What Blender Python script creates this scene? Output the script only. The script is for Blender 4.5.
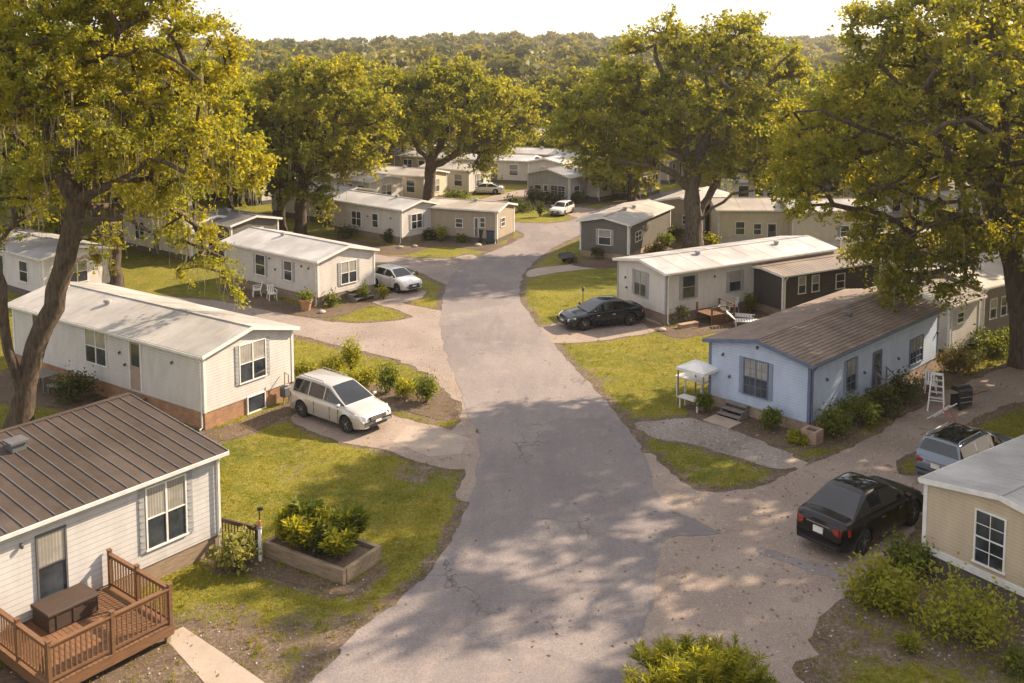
import bpy, bmesh, math, random
import numpy as np
from mathutils import Vector, Matrix, Quaternion
random.seed(7); RNG = np.random.default_rng(11)
PI = math.pi; R = math.radians
for o in list(bpy.data.objects): bpy.data.objects.remove(o)
scene = bpy.context.scene; COL = scene.collection

# ---------------------------------------------------------------- camera
F_PX = 996.; CAM_H = 15.5; PIT = R(5.5); YH = 50.
PY = YH + F_PX*math.tan(PIT)                      # picture row of the optical axis
cd = bpy.data.cameras.new('camera'); cam = bpy.data.objects.new('camera', cd); COL.objects.link(cam)
cam.location = (0, 0, CAM_H); cam.rotation_euler = (PI/2 - PIT, 0, 0)
cd.sensor_width = 36; cd.lens = F_PX/1024*36
cd.shift_y = -(341.5-PY)/1024
cd.clip_start = .5; cd.clip_end = 8000
scene.camera = cam
# ---------------------------------------------------------------- light
SUN_AZ = math.atan2(.50, .866)                     # direction to the sun in the ground plane, from +X
SUN_EL = R(33)
w = bpy.data.worlds.new('World'); scene.world = w; w.use_nodes = True
nt = w.node_tree; nt.nodes.clear()
sky = nt.nodes.new('ShaderNodeTexSky'); sky.sky_type = 'NISHITA'; sky.sun_disc = False
sky.sun_elevation = SUN_EL; sky.sun_rotation = PI/2 - SUN_AZ
sky.air_density = 1.0; sky.dust_density = 1.0; sky.ozone_density = 1.0
bg = nt.nodes.new('ShaderNodeBackground'); bg.inputs[1].default_value = .074
wo = nt.nodes.new('ShaderNodeOutputWorld')
veil = nt.nodes.new('ShaderNodeMix'); veil.data_type = 'RGBA'; veil.inputs[0].default_value = .62   # thin bright summer veil over the whole sky
veil.inputs[7].default_value = (9.0, 8.5, 8.5, 1)
nt.links.new(sky.outputs[0], veil.inputs[6]); nt.links.new(veil.outputs[2], bg.inputs[0]); nt.links.new(bg.outputs[0], wo.inputs[0])
sd = bpy.data.lights.new('sun', 'SUN'); sun = bpy.data.objects.new('sun', sd); COL.objects.link(sun)
sd.energy = 5.0; sd.angle = R(.6); sd.color = (1, .80, .59)
to_sun = Vector((math.cos(SUN_AZ)*math.cos(SUN_EL), math.sin(SUN_AZ)*math.cos(SUN_EL), math.sin(SUN_EL)))
sun.rotation_euler = to_sun.to_track_quat('Z', 'Y').to_euler()
scene.view_settings.view_transform = 'Standard'; scene.view_settings.look = 'None'
scene.view_settings.gamma = 1; scene.view_settings.exposure = 1.2
scene.view_settings.use_curve_mapping = False
scene.render.engine = 'CYCLES'
scene.cycles.max_bounces = 6; scene.cycles.diffuse_bounces = 3; scene.cycles.glossy_bounces = 3
scene.cycles.transmission_bounces = 4; scene.cycles.transparent_max_bounces = 6; scene.cycles.volume_bounces = 0

# ---------------------------------------------------------------- surveying: a picture point to a point of the ground
CP, SP = math.cos(PIT), math.sin(PIT)
def P(px, py, z=0.):
    dx = px-512; dz = -(py-PY)
    y = F_PX*CP + dz*SP; zz = dz*CP - F_PX*SP
    t = (z-CAM_H)/zz
    return (dx*t, y*t)
def PD(px, py, depth):                             # point seen there at a given distance
    dx = px-512; dz = -(py-PY)
    y = F_PX*CP + dz*SP; zz = dz*CP - F_PX*SP
    t = depth/y
    return Vector((dx*t, depth, CAM_H+zz*t))
def proj(x, y, z):
    Y = y*CP-(z-CAM_H)*SP; Z = y*SP+(z-CAM_H)*CP
    return 512+F_PX*x/Y, PY-F_PX*Z/Y

# ---------------------------------------------------------------- things, parts, tags
def tag(o, label=None, cat=None, group=None, kind=None):
    if label: o['label'] = label
    if cat: o['category'] = cat
    if group: o['group'] = group
    if kind: o['kind'] = kind
    return o
def thing(name, label, cat, loc=(0, 0, 0), rz=0, group=None):
    o = bpy.data.objects.new(name, None); COL.objects.link(o); o.empty_display_size = .2
    o.location = (loc[0], loc[1], loc[2] if len(loc) > 2 else 0); o.rotation_euler = (0, 0, rz)
    return tag(o, label, cat, group)
def copy_thing(root, label=None, group=None):
    r = root.copy(); COL.objects.link(r)
    if label: r['label'] = label
    if group: r['group'] = group
    for ch in list(root.children):
        c = ch.copy(); COL.objects.link(c); c.parent = r
        for g in list(ch.children):
            d = g.copy(); COL.objects.link(d); d.parent = c
    return r
class MB:
    def __init__(s): s.v = []; s.f = []; s.m = []
    def add(s, vs, fs, mi=0):
        b = len(s.v); s.v += [tuple(v) for v in vs]
        for f in fs: s.f.append([b+i for i in f]); s.m.append(mi)
        return s
    def box(s, c, d, rz=0, mi=0, M=None):
        x, y, z = d[0]/2, d[1]/2, d[2]/2
        vs = [Vector((a*x, b*y, e*z)) for e in (-1, 1) for a, b in ((-1, -1), (1, -1), (1, 1), (-1, 1))]
        if M is not None: vs = [M @ v for v in vs]
        elif rz:
            q = Matrix.Rotation(rz, 3, 'Z'); vs = [q @ v for v in vs]
        vs = [v+Vector(c) for v in vs]
        return s.add(vs, [(3, 2, 1, 0), (4, 5, 6, 7), (0, 1, 5, 4), (1, 2, 6, 5), (2, 3, 7, 6), (3, 0, 4, 7)], mi)
    def bar(s, a, b, w, h=None, mi=0):              # square bar between two points
        a = Vector(a); b = Vector(b); h = h or w; d = b-a
        M = d.to_track_quat('X', 'Z').to_matrix()
        return s.box((a+b)/2, (d.length, w, h), mi=mi, M=M)
    def tube(s, pts, rad, n=8, mi=0, cap=True):
        pts = [Vector(p) for p in pts]; k = len(pts)
        if not hasattr(rad, '__len__'): rad = [rad]*k
        ring = []; b = len(s.v); up = None
        for i, p in enumerate(pts):
            t = (pts[min(i+1, k-1)]-pts[max(i-1, 0)]).normalized()
            if up is None:
                up = t.orthogonal().normalized()
            up = (up - t*up.dot(t))
            up = up.normalized() if up.length > 1e-5 else t.orthogonal().normalized()
            sd_ = t.cross(up)
            for j in range(n):
                a = 2*PI*j/n
                s.v.append(tuple(p+(up*math.cos(a)+sd_*math.sin(a))*rad[i]))
        for i in range(k-1):
            for j in range(n):
                j2 = (j+1) % n
                s.f.append([b+i*n+j, b+i*n+j2, b+(i+1)*n+j2, b+(i+1)*n+j]); s.m.append(mi)
        if cap:
            s.f.append([b+j for j in range(n)][::-1]); s.m.append(mi)
            s.f.append([b+(k-1)*n+j for j in range(n)]); s.m.append(mi)
        return s
    def lathe(s, prof, n=20, c=(0, 0, 0), axis='Z', mi=0):
        b = len(s.v); k = len(prof)
        for r, z in prof:
            for j in range(n):
                a = 2*PI*j/n; p = (r*math.cos(a), r*math.sin(a), z)
                if axis == 'Y': p = (p[0], p[2], p[1])
                s.v.append((p[0]+c[0], p[1]+c[1], p[2]+c[2]))
        for i in range(k-1):
            for j in range(n):
                j2 = (j+1) % n
                s.f.append([b+i*n+j, b+i*n+j2, b+(i+1)*n+j2, b+(i+1)*n+j]); s.m.append(mi)
        s.f.append([b+j for j in range(n)][::-1]); s.m.append(mi)
        s.f.append([b+(k-1)*n+j for j in range(n)]); s.m.append(mi)
        return s
    def build(s, name, mats, parent=None, smooth=False, bevel=0, loc=None, rz=0):
        me = bpy.data.meshes.new(name); me.from_pydata(s.v, [], s.f)
        if not isinstance(mats, (list, tuple)): mats = [mats]
        for m in mats: me.materials.append(m)
        if len(mats) > 1: me.polygons.foreach_set('material_index', s.m)
        bm = bmesh.new(); bm.from_mesh(me); bmesh.ops.recalc_face_normals(bm, faces=bm.faces)
        if bevel: bmesh.ops.bevel(bm, geom=bm.edges[:], offset=bevel, segments=1, affect='EDGES', clamp_overlap=True)
        bm.to_mesh(me); bm.free()
        if smooth:
            me.shade_smooth(); me.set_sharp_from_angle(angle=R(smooth if smooth is not True else 40))
        o = bpy.data.objects.new(name, me); COL.objects.link(o)
        if parent: o.parent = parent
        if loc is not None: o.location = loc
        if rz: o.rotation_euler = (0, 0, rz)
        return o
def npmesh(name, V, nper, mat, parent=None):        # V: (N*nper,3) loose polygons
    V = np.asarray(V, dtype=np.float32).reshape(-1, 3); n = len(V)//nper
    me = bpy.data.meshes.new(name); me.vertices.add(n*nper); me.vertices.foreach_set('co', V.ravel())
    me.loops.add(n*nper); me.loops.foreach_set('vertex_index', np.arange(n*nper, dtype=np.int32))
    me.polygons.add(n); me.polygons.foreach_set('loop_start', np.arange(0, n*nper, nper, dtype=np.int32))
    me.polygons.foreach_set('loop_total', np.full(n, nper, dtype=np.int32))
    me.update(calc_edges=True); me.validate() if False else None
    me.materials.append(mat)
    o = bpy.data.objects.new(name, me); COL.objects.link(o)
    if parent: o.parent = parent
    return o

# ---------------------------------------------------------------- materials
class NT:
    def __init__(s, name):
        s.m = bpy.data.materials.new(name); s.m.use_nodes = True; s.t = s.m.node_tree; s.t.nodes.clear()
        s.out = s.n('ShaderNodeOutputMaterial')
    def n(s, typ, **kw):
        x = s.t.nodes.new(typ)
        for k, v in kw.items(): setattr(x, k, v)
        return x
    def l(s, a, b): s.t.links.new(a, b)
    def setin(s, node, key, val):
        if hasattr(val, 'is_output') or isinstance(val, bpy.types.NodeSocket): s.l(val, node.inputs[key])
        else: node.inputs[key].default_value = val
    def coord(s, kind='Object'): return s.n('ShaderNodeTexCoord').outputs[kind]
    def pos(s): return s.n('ShaderNodeNewGeometry').outputs['Position']
    def noise(s, vec, scale, detail=4, rough=.55, out='Fac', dist=0):
        x = s.n('ShaderNodeTexNoise'); s.l(vec, x.inputs['Vector'])
        x.inputs['Scale'].default_value = scale; x.inputs['Detail'].default_value = detail
        x.inputs['Roughness'].default_value = rough; x.inputs['Distortion'].default_value = dist
        return x.outputs[out]
    def ramp(s, fac, stops):
        x = s.n('ShaderNodeValToRGB'); s.l(fac, x.inputs[0]); e = x.color_ramp.elements
        while len(e) < len(stops): e.new(.5)
        for i, (p, c) in enumerate(stops):
            e[i].position = p; e[i].color = (*c, 1) if hasattr(c, '__len__') else (c, c, c, 1)
        return x.outputs[0]
    def mix(s, fac, a, b, mode='MIX'):
        x = s.n('ShaderNodeMix', data_type='RGBA', blend_type=mode)
        s.setin(x, 0, fac)
        for i, v in ((6, a), (7, b)):
            if isinstance(v, bpy.types.NodeSocket): s.l(v, x.inputs[i])
            else: x.inputs[i].default_value = (*v, 1) if len(v) == 3 else v
        return x.outputs[2]
    def math(s, op, a, b=0., c=None):
        x = s.n('ShaderNodeMath', operation=op); s.setin(x, 0, a); s.setin(x, 1, b)
        if c is not None: s.setin(x, 2, c)
        return x.outputs[0]
    def sep(s, vec):
        x = s.n('ShaderNodeSeparateXYZ'); s.l(vec, x.inputs[0]); return x.outputs
    def comb(s, x_, y_, z_=0.):
        x = s.n('ShaderNodeCombineXYZ'); s.setin(x, 0, x_); s.setin(x, 1, y_); s.setin(x, 2, z_); return x.outputs[0]
    def bump(s, h, strength=.5, dist=.02):
        x = s.n('ShaderNodeBump'); s.l(h, x.inputs['Height']); x.inputs['Strength'].default_value = strength
        x.inputs['Distance'].default_value = dist; return x.outputs[0]
    def bsdf(s, col, rough=.8, metal=0., normal=None, coat=0., spec=.5, sheen=0, out=True):
        x = s.n('ShaderNodeBsdfPrincipled')
        if isinstance(col, bpy.types.NodeSocket): s.l(col, x.inputs['Base Color'])
        else: x.inputs['Base Color'].default_value = (*col, 1)
        s.setin(x, 'Roughness', rough); s.setin(x, 'Metallic', metal)
        x.inputs['Coat Weight'].default_value = coat; x.inputs['Coat Roughness'].default_value = .06
        x.inputs['Specular IOR Level'].default_value = spec
        if normal is not None: s.l(normal, x.inputs['Normal'])
        if out: s.l(x.outputs[0], s.out.inputs[0])
        return x.outputs[0]
_mc = {}
def cached(f):
    def g(*a, **k):
        key = (f.__name__, a, tuple(sorted(k.items())))
        if key not in _mc: _mc[key] = f(*a, **k)
        return _mc[key]
    return g
def sc(c, f): return tuple(min(1, x*f) for x in c)
@cached
def plain(c, rough=.6, metal=0., coat=0., var=.12):
    t = NT('plain'); v = t.coord()
    n = t.noise(v, 3.1, 5); c_ = t.mix(t.ramp(n, [(.3, 0), (.7, 1)]), sc(c, 1-var), sc(c, 1+var))
    t.bsdf(c_, rough, metal, coat=coat); return t.m
@cached
def siding(c, lap=.125):
    t = NT('lap_siding'); v = t.coord(); z = t.sep(v)[2]
    saw = t.math('FRACT', t.math('DIVIDE', z, lap))
    hgt = t.math('SUBTRACT', 1., saw)
    stain = t.noise(t.comb(*[t.math('MULTIPLY', a, k) for a, k in zip(t.sep(v), (1., 1., .35))]), 2.2, 6, .62)
    c1 = t.mix(t.ramp(stain, [(.32, 0), (.72, 1)]), sc(c, .80), c)
    low = t.ramp(t.math('ADD', t.math('MULTIPLY', t.noise(v, 1.7, 5), .9), t.math('MULTIPLY', z, -.25)), [(.20, 0), (.62, 1)])
    c2 = t.mix(t.math('MULTIPLY', low, .35), c1, (c[0]*.62, c[1]*.55, c[2]*.44))
    edge = t.ramp(saw, [(0, .62), (.10, 1), (.96, 1), (1, .75)])   # thin shade line painted into the colour under each lap
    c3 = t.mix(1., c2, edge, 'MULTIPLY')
    t.bsdf(c3, .55, normal=t.bump(hgt, .9, .018)); return t.m
@cached
def brick(c1=(.34, .20, .12), c2=(.24, .13, .08), mortar=(.36, .31, .25), sc_=1.):
    t = NT('brick'); s = t.sep(t.coord()); v = t.comb(t.math('ADD', s[0], s[1]), s[2])
    b = t.n('ShaderNodeTexBrick'); t.l(v, b.inputs['Vector'])
    b.inputs['Color1'].default_value = (*c1, 1); b.inputs['Color2'].default_value = (*c2, 1); b.inputs['Mortar'].default_value = (*mortar, 1)
    b.inputs['Scale'].default_value = 1; b.inputs['Brick Width'].default_value = .22*sc_; b.inputs['Row Height'].default_value = .075*sc_
    b.inputs['Mortar Size'].default_value = .008
    n = t.noise(t.coord(), 2.5, 5)
    c = t.mix(t.ramp(n, [(.35, 0), (.75, .8)]), b.outputs[0], (.16, .11, .07))
    t.bsdf(c, .9, normal=t.bump(b.outputs['Fac'], -.5, .01)); return t.m
@cached
def roof_metal(c, rust=.15, streak=1.):
    t = NT('painted_metal_roof'); v = t.coord(); s = t.sep(v)
    n1 = t.noise(v, .45, 5, .6); n2 = t.noise(t.comb(t.math('MULTIPLY', s[0], 3.), t.math('MULTIPLY', s[1], .6)), 1.1, 6, .7)
    a = t.mix(t.ramp(n1, [(.38, 0), (.66, 1)]), sc(c, .72), sc(c, 1.08))
    b = t.mix(t.math('MULTIPLY', t.ramp(n2, [(.50, 0), (.78, 1)]), rust*2), a, (c[0]*.62, c[1]*.48, c[2]*.36))
    n3 = t.noise(v, 9, 4, .7)
    b = t.mix(t.math('MULTIPLY', t.ramp(n3, [(.6, 0), (.72, 1)]), .3), b, sc(c, .45))
    t.bsdf(b, t.ramp(n1, [(.3, .38), (.7, .6)]), .0, normal=t.bump(t.noise(v, 2.2, 3), .25, .03), spec=.5); return t.m
@cached
def shingle(c):
    t = NT('weathered_shingles'); v = t.coord(); s = t.sep(v)
    b = t.n('ShaderNodeTexBrick'); t.l(t.comb(s[0], t.math('ABSOLUTE', s[1])), b.inputs['Vector'])
    b.inputs['Color1'].default_value = (*sc(c, .75), 1); b.inputs['Color2'].default_value = (*sc(c, 1.25), 1); b.inputs['Mortar'].default_value = (*sc(c, .4), 1)
    b.inputs['Scale'].default_value = 1; b.inputs['Brick Width'].default_value = .33; b.inputs['Row Height'].default_value = .18; b.inputs['Mortar Size'].default_value = .006
    n = t.noise(v, .7, 6, .65)
    c_ = t.mix(t.ramp(n, [(.34, 0), (.7, 1)]), sc(c, .55), sc(c, 1.35))
    c2 = t.mix(.55, b.outputs[0], c_)
    t.bsdf(c2, .85, normal=t.bump(t.noise(v, 40, 2), .4, .01)); return t.m
@cached
def glass(c=(.035, .042, .05), rough=.08):
    t = NT('window_glass'); n = t.noise(t.coord(), 1.3, 3)
    t.bsdf(t.mix(t.ramp(n, [(.35, 0), (.65, 1)]), sc(c, .5), sc(c, 1.6)), rough, spec=.8, normal=t.bump(t.noise(t.coord(), .9, 1), .15, .05)); return t.m
@cached
def curtain(c=(.42, .40, .35)):
    t = NT('curtain_behind_glass'); s = t.sep(t.coord()); x = t.math('ADD', s[0], s[1])
    f = t.math('SINE', t.math('MULTIPLY', x, 70.))
    c_ = t.mix(t.ramp(f, [(.1, 0), (.9, 1)]), sc(c, .68), c)
    t.bsdf(t.mix(t.ramp(t.noise(t.coord(), 2.2, 2), [(.4, 0), (.6, .6)]), c_, sc(c, .5)), .25, coat=.6); return t.m
@cached
def wood(c, grain=14., rough=.75):
    t = NT('wood'); v = t.coord(); s = t.sep(v)
    n = t.noise(t.comb(t.math('MULTIPLY', s[0], 2.), t.math('MULTIPLY', s[1], grain), t.math('MULTIPLY', s[2], grain)), 1.5, 5, .6)
    a = t.mix(t.ramp(n, [(.3, 0), (.7, 1)]), sc(c, .6), sc(c, 1.3))
    isl = t.n('ShaderNodeNewGeometry').outputs['Random Per Island']
    a = t.mix(t.math('MULTIPLY', isl, .45), a, sc(c, .55))
    t.bsdf(a, rough, normal=t.bump(n, .3, .005)); return t.m
@cached
def bark(c=(.085, .06, .042)):
    t = NT('bark'); v = t.coord(); s = t.sep(v)
    n = t.noise(t.comb(t.math('MULTIPLY', s[0], 5), t.math('MULTIPLY', s[1], 5), t.math('MULTIPLY', s[2], 1.1)), 1.8, 7, .7)
    m = t.noise(v, .8, 3)
    a = t.mix(t.ramp(n, [(.35, 0), (.68, 1)]), sc(c, .35), sc(c, 1.7))
    a = t.mix(t.math('MULTIPLY', t.ramp(m, [(.5, 0), (.7, 1)]), .4), a, (.12, .10, .075))
    t.bsdf(a, .95, normal=t.bump(n, 1., .08)); return t.m
@cached
def leaf(c, c2, trans=.45, hue=.5, scale=.55, spec=.3):
    t = NT('leaves'); p = t.pos(); n = t.noise(p, scale, 3, .6)
    isl = t.n('ShaderNodeNewGeometry').outputs['Random Per Island']
    a = t.mix(t.ramp(n, [(.36, 0), (.64, 1)]), c, c2)
    a = t.mix(t.math('MULTIPLY', isl, .55), a, sc(c, .55))
    a = t.mix(t.math('MULTIPLY', t.ramp(isl, [(.86, 0), (.95, 1)]), .6), a, (c2[0]*1.25, c2[1]*1.12, c2[2]))
    d = t.bsdf(a, .55, out=False, spec=spec)
    tr = t.n('ShaderNodeBsdfTranslucent'); t.l(t.mix(1., a, (1.68, 1.48, .52), 'MULTIPLY'), tr.inputs[0])
    mx = t.n('ShaderNodeMixShader'); mx.inputs[0].default_value = trans
    t.l(d, mx.inputs[1]); t.l(tr.outputs[0], mx.inputs[2]); t.l(mx.outputs[0], t.out.inputs[0]); return t.m
@cached
def carpaint(c, metal=.0, rough=.32):
    t = NT('car_paint'); t.bsdf(t.mix(t.ramp(t.noise(t.coord(), 2., 4), [(.4, 0), (.7, .5)]), c, sc(c, .85)), rough, metal, coat=1. if c[0] > .1 else .45, spec=.5 if c[0] > .1 else .25); return t.m
@cached
def emis(c, s):
    t = NT('lit'); e = t.n('ShaderNodeEmission'); e.inputs[0].default_value = (*c, 1); e.inputs[1].default_value = s
    t.l(e.outputs[0], t.out.inputs[0]); return t.m
M = dict(
 white=plain((.70, .68, .64), .5), offwhite=plain((.60, .57, .52), .55), grey=plain((.30, .30, .30), .6), shut=plain((.30, .305, .31), .6), dkgrey=plain((.10, .10, .105), .6),
 black=plain((.022, .022, .024), .45), alu=plain((.55, .55, .55), .35, .8), blue_trim=plain((.105, .14, .21), .55), rubber=plain((.018, .018, .018), .85),
 deckwood=wood((.185, .092, .042)), fadewood=wood((.26, .19, .13)), timber=wood((.30, .225, .15), 8.), oldgrey=wood((.21, .19, .165)),
 darkbox=wood((.065, .040, .027)), gutter=plain((.62, .60, .56), .45),
)
# ================================================================ THE SETTING
def px_poly(pts): return [P(*p) for p in pts]
def smooth_closed(pts, step=.3):
    n = len(pts); out = []
    for i in range(n):
        p0, p1, p2, p3 = [Vector(pts[(i+k) % n]) for k in (-1, 0, 1, 2)]
        k = max(1, int((p2-p1).length/step))
        for j in range(k):
            t = j/k
            out.append(.5*((2*p1)+(-p0+p2)*t+(2*p0-5*p1+4*p2-p3)*t*t+(-p0+3*p1-3*p2+p3)*t**3))
    return out
from mathutils import noise as mnoise
def ragged(pts, amp, seed=0):
    n = len(pts); out = []
    for i, p in enumerate(pts):
        a = pts[i-1]; b = pts[(i+1) % n]; d = (b-a); nrm = Vector((d.y, -d.x)).normalized() if d.length > 0 else Vector((0, 0))
        q = Vector((p.x, p.y, seed*7.3))
        k = mnoise.noise(q*.8)*1.1+mnoise.noise(q*2.7)*.6+mnoise.noise(q*7.1)*.35
        out.append(p+nrm*k*amp)
    return out
SHEETS = []                                          # (name, polygon, weight of bare earth round it)
def in_poly(X, Y, poly):
    inside = np.zeros(X.shape, bool); n = len(poly)
    for i in range(n):
        x1, y1 = poly[i-1][0], poly[i-1][1]; x2, y2 = poly[i][0], poly[i][1]
        if y1 == y2: continue
        c = ((y1 > Y) != (y2 > Y)) & (X < (x2-x1)*(Y-y1)/(y2-y1)+x1)
        inside ^= c
    return inside
def sheet(name, pts, mat, z, amp=.1, step=.3, sm=True, margin=.9, kind='structure', world=False):
    w_ = pts if world else px_poly(pts)
    poly = smooth_closed(w_, step) if sm else [Vector(p) for p in w_]
    if amp: poly = ragged(poly, amp, len(SHEETS))
    me = bpy.data.meshes.new(name); bm = bmesh.new()
    vs = [bm.verts.new((p.x, p.y, z)) for p in poly]
    f = bm.faces.new(vs); bmesh.ops.triangulate(bm, faces=[f]); bm.normal_update()
    if sum(fc.normal.z*fc.calc_area() for fc in bm.faces) < 0: bmesh.ops.reverse_faces(bm, faces=bm.faces)
    bm.to_mesh(me); bm.free(); me.materials.append(mat)
    o = bpy.data.objects.new(name, me); COL.objects.link(o); o['kind'] = kind
    SHEETS.append((name, [(p.x, p.y) for p in poly], margin))
    return o
def m_asphalt():
    t = NT('worn_asphalt'); v = t.pos(); s = t.sep(v)
    big = t.noise(v, .16, 5, .6); mid = t.noise(t.comb(t.math('MULTIPLY', s[0], 1.6), t.math('MULTIPLY', s[1], .35)), .8, 5, .65); fine = t.noise(v, 17, 5, .8)
    a = t.mix(t.ramp(big, [(.35, 0), (.66, 1)]), (.185, .160, .158), (.270, .235, .222))
    a = t.mix(t.math('MULTIPLY', t.ramp(mid, [(.42, 0), (.70, 1)]), .6), a, (.30, .262, .235))
    a = t.mix(t.ramp(fine, [(.36, .6), (.60, 0)]), a, (.085, .075, .072))
    a = t.mix(t.math('MULTIPLY', t.ramp(t.noise(v, 60, 2), [(.60, 0), (.70, 1)]), .5), a, (.42, .38, .34))
    vo = t.n('ShaderNodeTexVoronoi', feature='DISTANCE_TO_EDGE'); vo.inputs['Scale'].default_value = .30
    d = t.n('ShaderNodeTexNoise'); d.inputs['Scale'].default_value = 1.3; d.inputs['Detail'].default_value = 6; t.l(v, d.inputs['Vector'])
    wv = t.n('ShaderNodeMix', data_type='RGBA', blend_type='LINEAR_LIGHT'); wv.inputs[0].default_value = .9
    t.l(v, wv.inputs[6]); t.l(d.outputs['Color'], wv.inputs[7]); t.l(wv.outputs[2], vo.inputs['Vector'])
    crk = t.ramp(vo.outputs['Distance'], [(0, 1), (.014, 0)])
    gate = t.ramp(t.noise(v, .25, 2), [(.50, 0), (.62, 1)])
    a = t.mix(t.math('MULTIPLY', t.math('MULTIPLY', crk, gate), .75), a, (.045, .04, .036))
    pt = t.n('ShaderNodeTexVoronoi'); pt.inputs['Scale'].default_value = .16; t.l(wv.outputs[2], pt.inputs['Vector'])
    a = t.mix(t.math('MULTIPLY', t.ramp(t.sep(pt.outputs['Color'])[1], [(.55, 0), (.62, .35)]), .8), a, (.13, .115, .115))
    a = t.mix(t.math('MULTIPLY', t.ramp(t.noise(v, .9, 7, .75), [(.55, 0), (.68, 1)]), .5), a, (.31, .25, .205))
    t.bsdf(a, .9, normal=t.bump(fine, .6, .015), spec=.3); return t.m
def m_gravel(c1, c2, c3, name='gravel', sc1=38.):
    t = NT(name); v = t.pos()
    vo = t.n('ShaderNodeTexVoronoi'); vo.inputs['Scale'].default_value = sc1; t.l(v, vo.inputs['Vector'])
    r = t.sep(vo.outputs['Color'])[0]
    a = t.mix(t.ramp(t.noise(v, .35, 6, .65), [(.35, 0), (.66, 1)]), c1, c2)
    a = t.mix(t.ramp(r, [(.2, .3), (.5, 0)]), a, sc(c1, .55))
    a = t.mix(t.ramp(r, [(.84, 0), (.96, .5)]), a, c3)
    a = t.mix(t.ramp(t.noise(v, 1.4, 6, .7), [(.56, 0), (.68, .65)]), a, sc((c1[0]*1.0, c1[1]*.85, c1[2]*.68), .55))
    t.bsdf(a, .95, normal=t.bump(t.math('ADD', t.noise(v, 14, 5, .7), t.math('MULTIPLY', vo.outputs['Distance'], .5)), .5, .02), spec=.25); return t.m
def m_ground():
    t = NT('lawn_and_earth'); v = t.pos()
    at = t.n('ShaderNodeAttribute'); at.attribute_name = 'bare'; b = at.outputs['Fac']
    n1 = t.noise(v, .22, 4, .6); n2 = t.noise(v, 1.3, 6, .7); n3 = t.noise(v, 9, 4, .75)
    g = t.mix(t.ramp(n1, [(.36, 0), (.62, 1)]), (.135, .150, .018), (.270, .240, .028))
    g = t.mix(t.ramp(n2, [(.44, 0), (.64, .75)]), g, (.36, .29, .06))
    g = t.mix(t.ramp(n3, [(.40, .65), (.60, 0)]), g, (.065, .080, .010))
    g = t.mix(t.ramp(t.noise(v, 3.2, 5, .7), [(.60, 0), (.70, .7)]), g, (.26, .19, .10))
    e = t.mix(t.ramp(n2, [(.35, 0), (.68, 1)]), (.150, .108, .074), (.31, .24, .175))
    e = t.mix(t.ramp(n3, [(.45, .6), (.60, 0)]), e, (.06, .042, .028))
    e = t.mix(t.ramp(t.noise(v, 30, 2), [(.62, 0), (.70, .7)]), e, (.42, .36, .28))
    k = t.math('ADD', b, t.math('MULTIPLY', t.math('SUBTRACT', n2, .5), 1.5)); k = t.math('ADD', k, t.math('MULTIPLY', t.math('SUBTRACT', n3, .5), .7))
    c = t.mix(t.ramp(k, [(.42, 0), (.58, 1)]), g, e)
    t.bsdf(c, .95, normal=t.bump(t.math('ADD', n3, t.noise(v, 45, 3)), .9, .06), spec=.2); return t.m
ASPH = m_asphalt()
GRAV = m_gravel((.240, .188, .152), (.335, .272, .222), (.45, .38, .31), 'pale_gravel')
GRAV2 = m_gravel((.195, .160, .135), (.29, .25, .22), (.44, .40, .37), 'grey_gravel', 20.)
SIDE = m_gravel((.215, .175, .150), (.310, .258, .222), (.40, .35, .31), 'dusty_asphalt', 30.)
MULCH = m_gravel((.085, .060, .042), (.150, .108, .074), (.26, .19, .13), 'mulch', 24.)
def m_conc():
    t = NT('old_concrete'); v = t.pos(); n = t.noise(v, .9, 6, .65)
    a = t.mix(t.ramp(n, [(.32, 0), (.7, 1)]), (.29, .235, .185), (.375, .31, .25))
    a = t.mix(t.ramp(t.noise(v, 12, 5, .7), [(.55, 0), (.75, .6)]), a, (.16, .12, .085))
    t.bsdf(a, .9, normal=t.bump(t.noise(v, 20, 3), .3, .01)); return t.m
CONC = m_conc()

sheet('road', [(285,700),(312,683),(332,660),(352,636),(376,617),(400,600),(435,565),(460,525),(473,490),(478,459),(477,434),(467,410),(457,382),(448,360),(442,340),(440,322),(443,300),(448,282),(459,268),(476,258),(496,250),(513,243),(524,236),(519,231.5),(505,228.5),(476,226),(440,222),(440,219),(476,221.5),(512,222.5),(548,223.5),(574,219.5),(590,212.5),(606,206.5),(632,199.5),(665,192),(720,186.5),(800,183.5),(960,183),(960,187.5),(800,188.5),(720,192.5),(680,199),(648,208),(622,217),(600,226),(582,234),(565,242),(549,251),(532,264),(522,278),(520,294),(528,312),(548,338),(575,368),(600,395),(625,425),(640,447),(652,475),(659,500),(672,510),(700,523),(724,534),(700,537),(672,538),(660,548),(657,575),(650,610),(640,640),(625,683),(620,700)], ASPH, .016, .13, .25, margin=1.0)
sheet('side_road', [(120,296),(200,299),(250,307),(300,317),(350,323),(400,320),(436,312),(452,314),(462,345),(456,375),(440,372),(405,362),(370,353),(330,343),(295,335),(240,325),(180,316),(120,309)], SIDE, .010, .16, .35, margin=1.0)
sheet('side_road', [(300,246),(345,250),(374,254.5),(415,258),(448,258.5),(475,256),(466,290),(440,282),(420,273),(398,266),(374,262),(340,257),(300,252)], SIDE, .0101, .16, .4, margin=1.2)
sheet('gravel_lane', [(420,209),(452,204),(480,199),(510,192),(540,186),(566,180),(580,183),(560,191),(545,197),(560,204),(600,210),(612,214),(585,220),(548,207),(515,206),(480,212),(440,216)], GRAV, .006, .2, .4, margin=.9)
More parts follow.
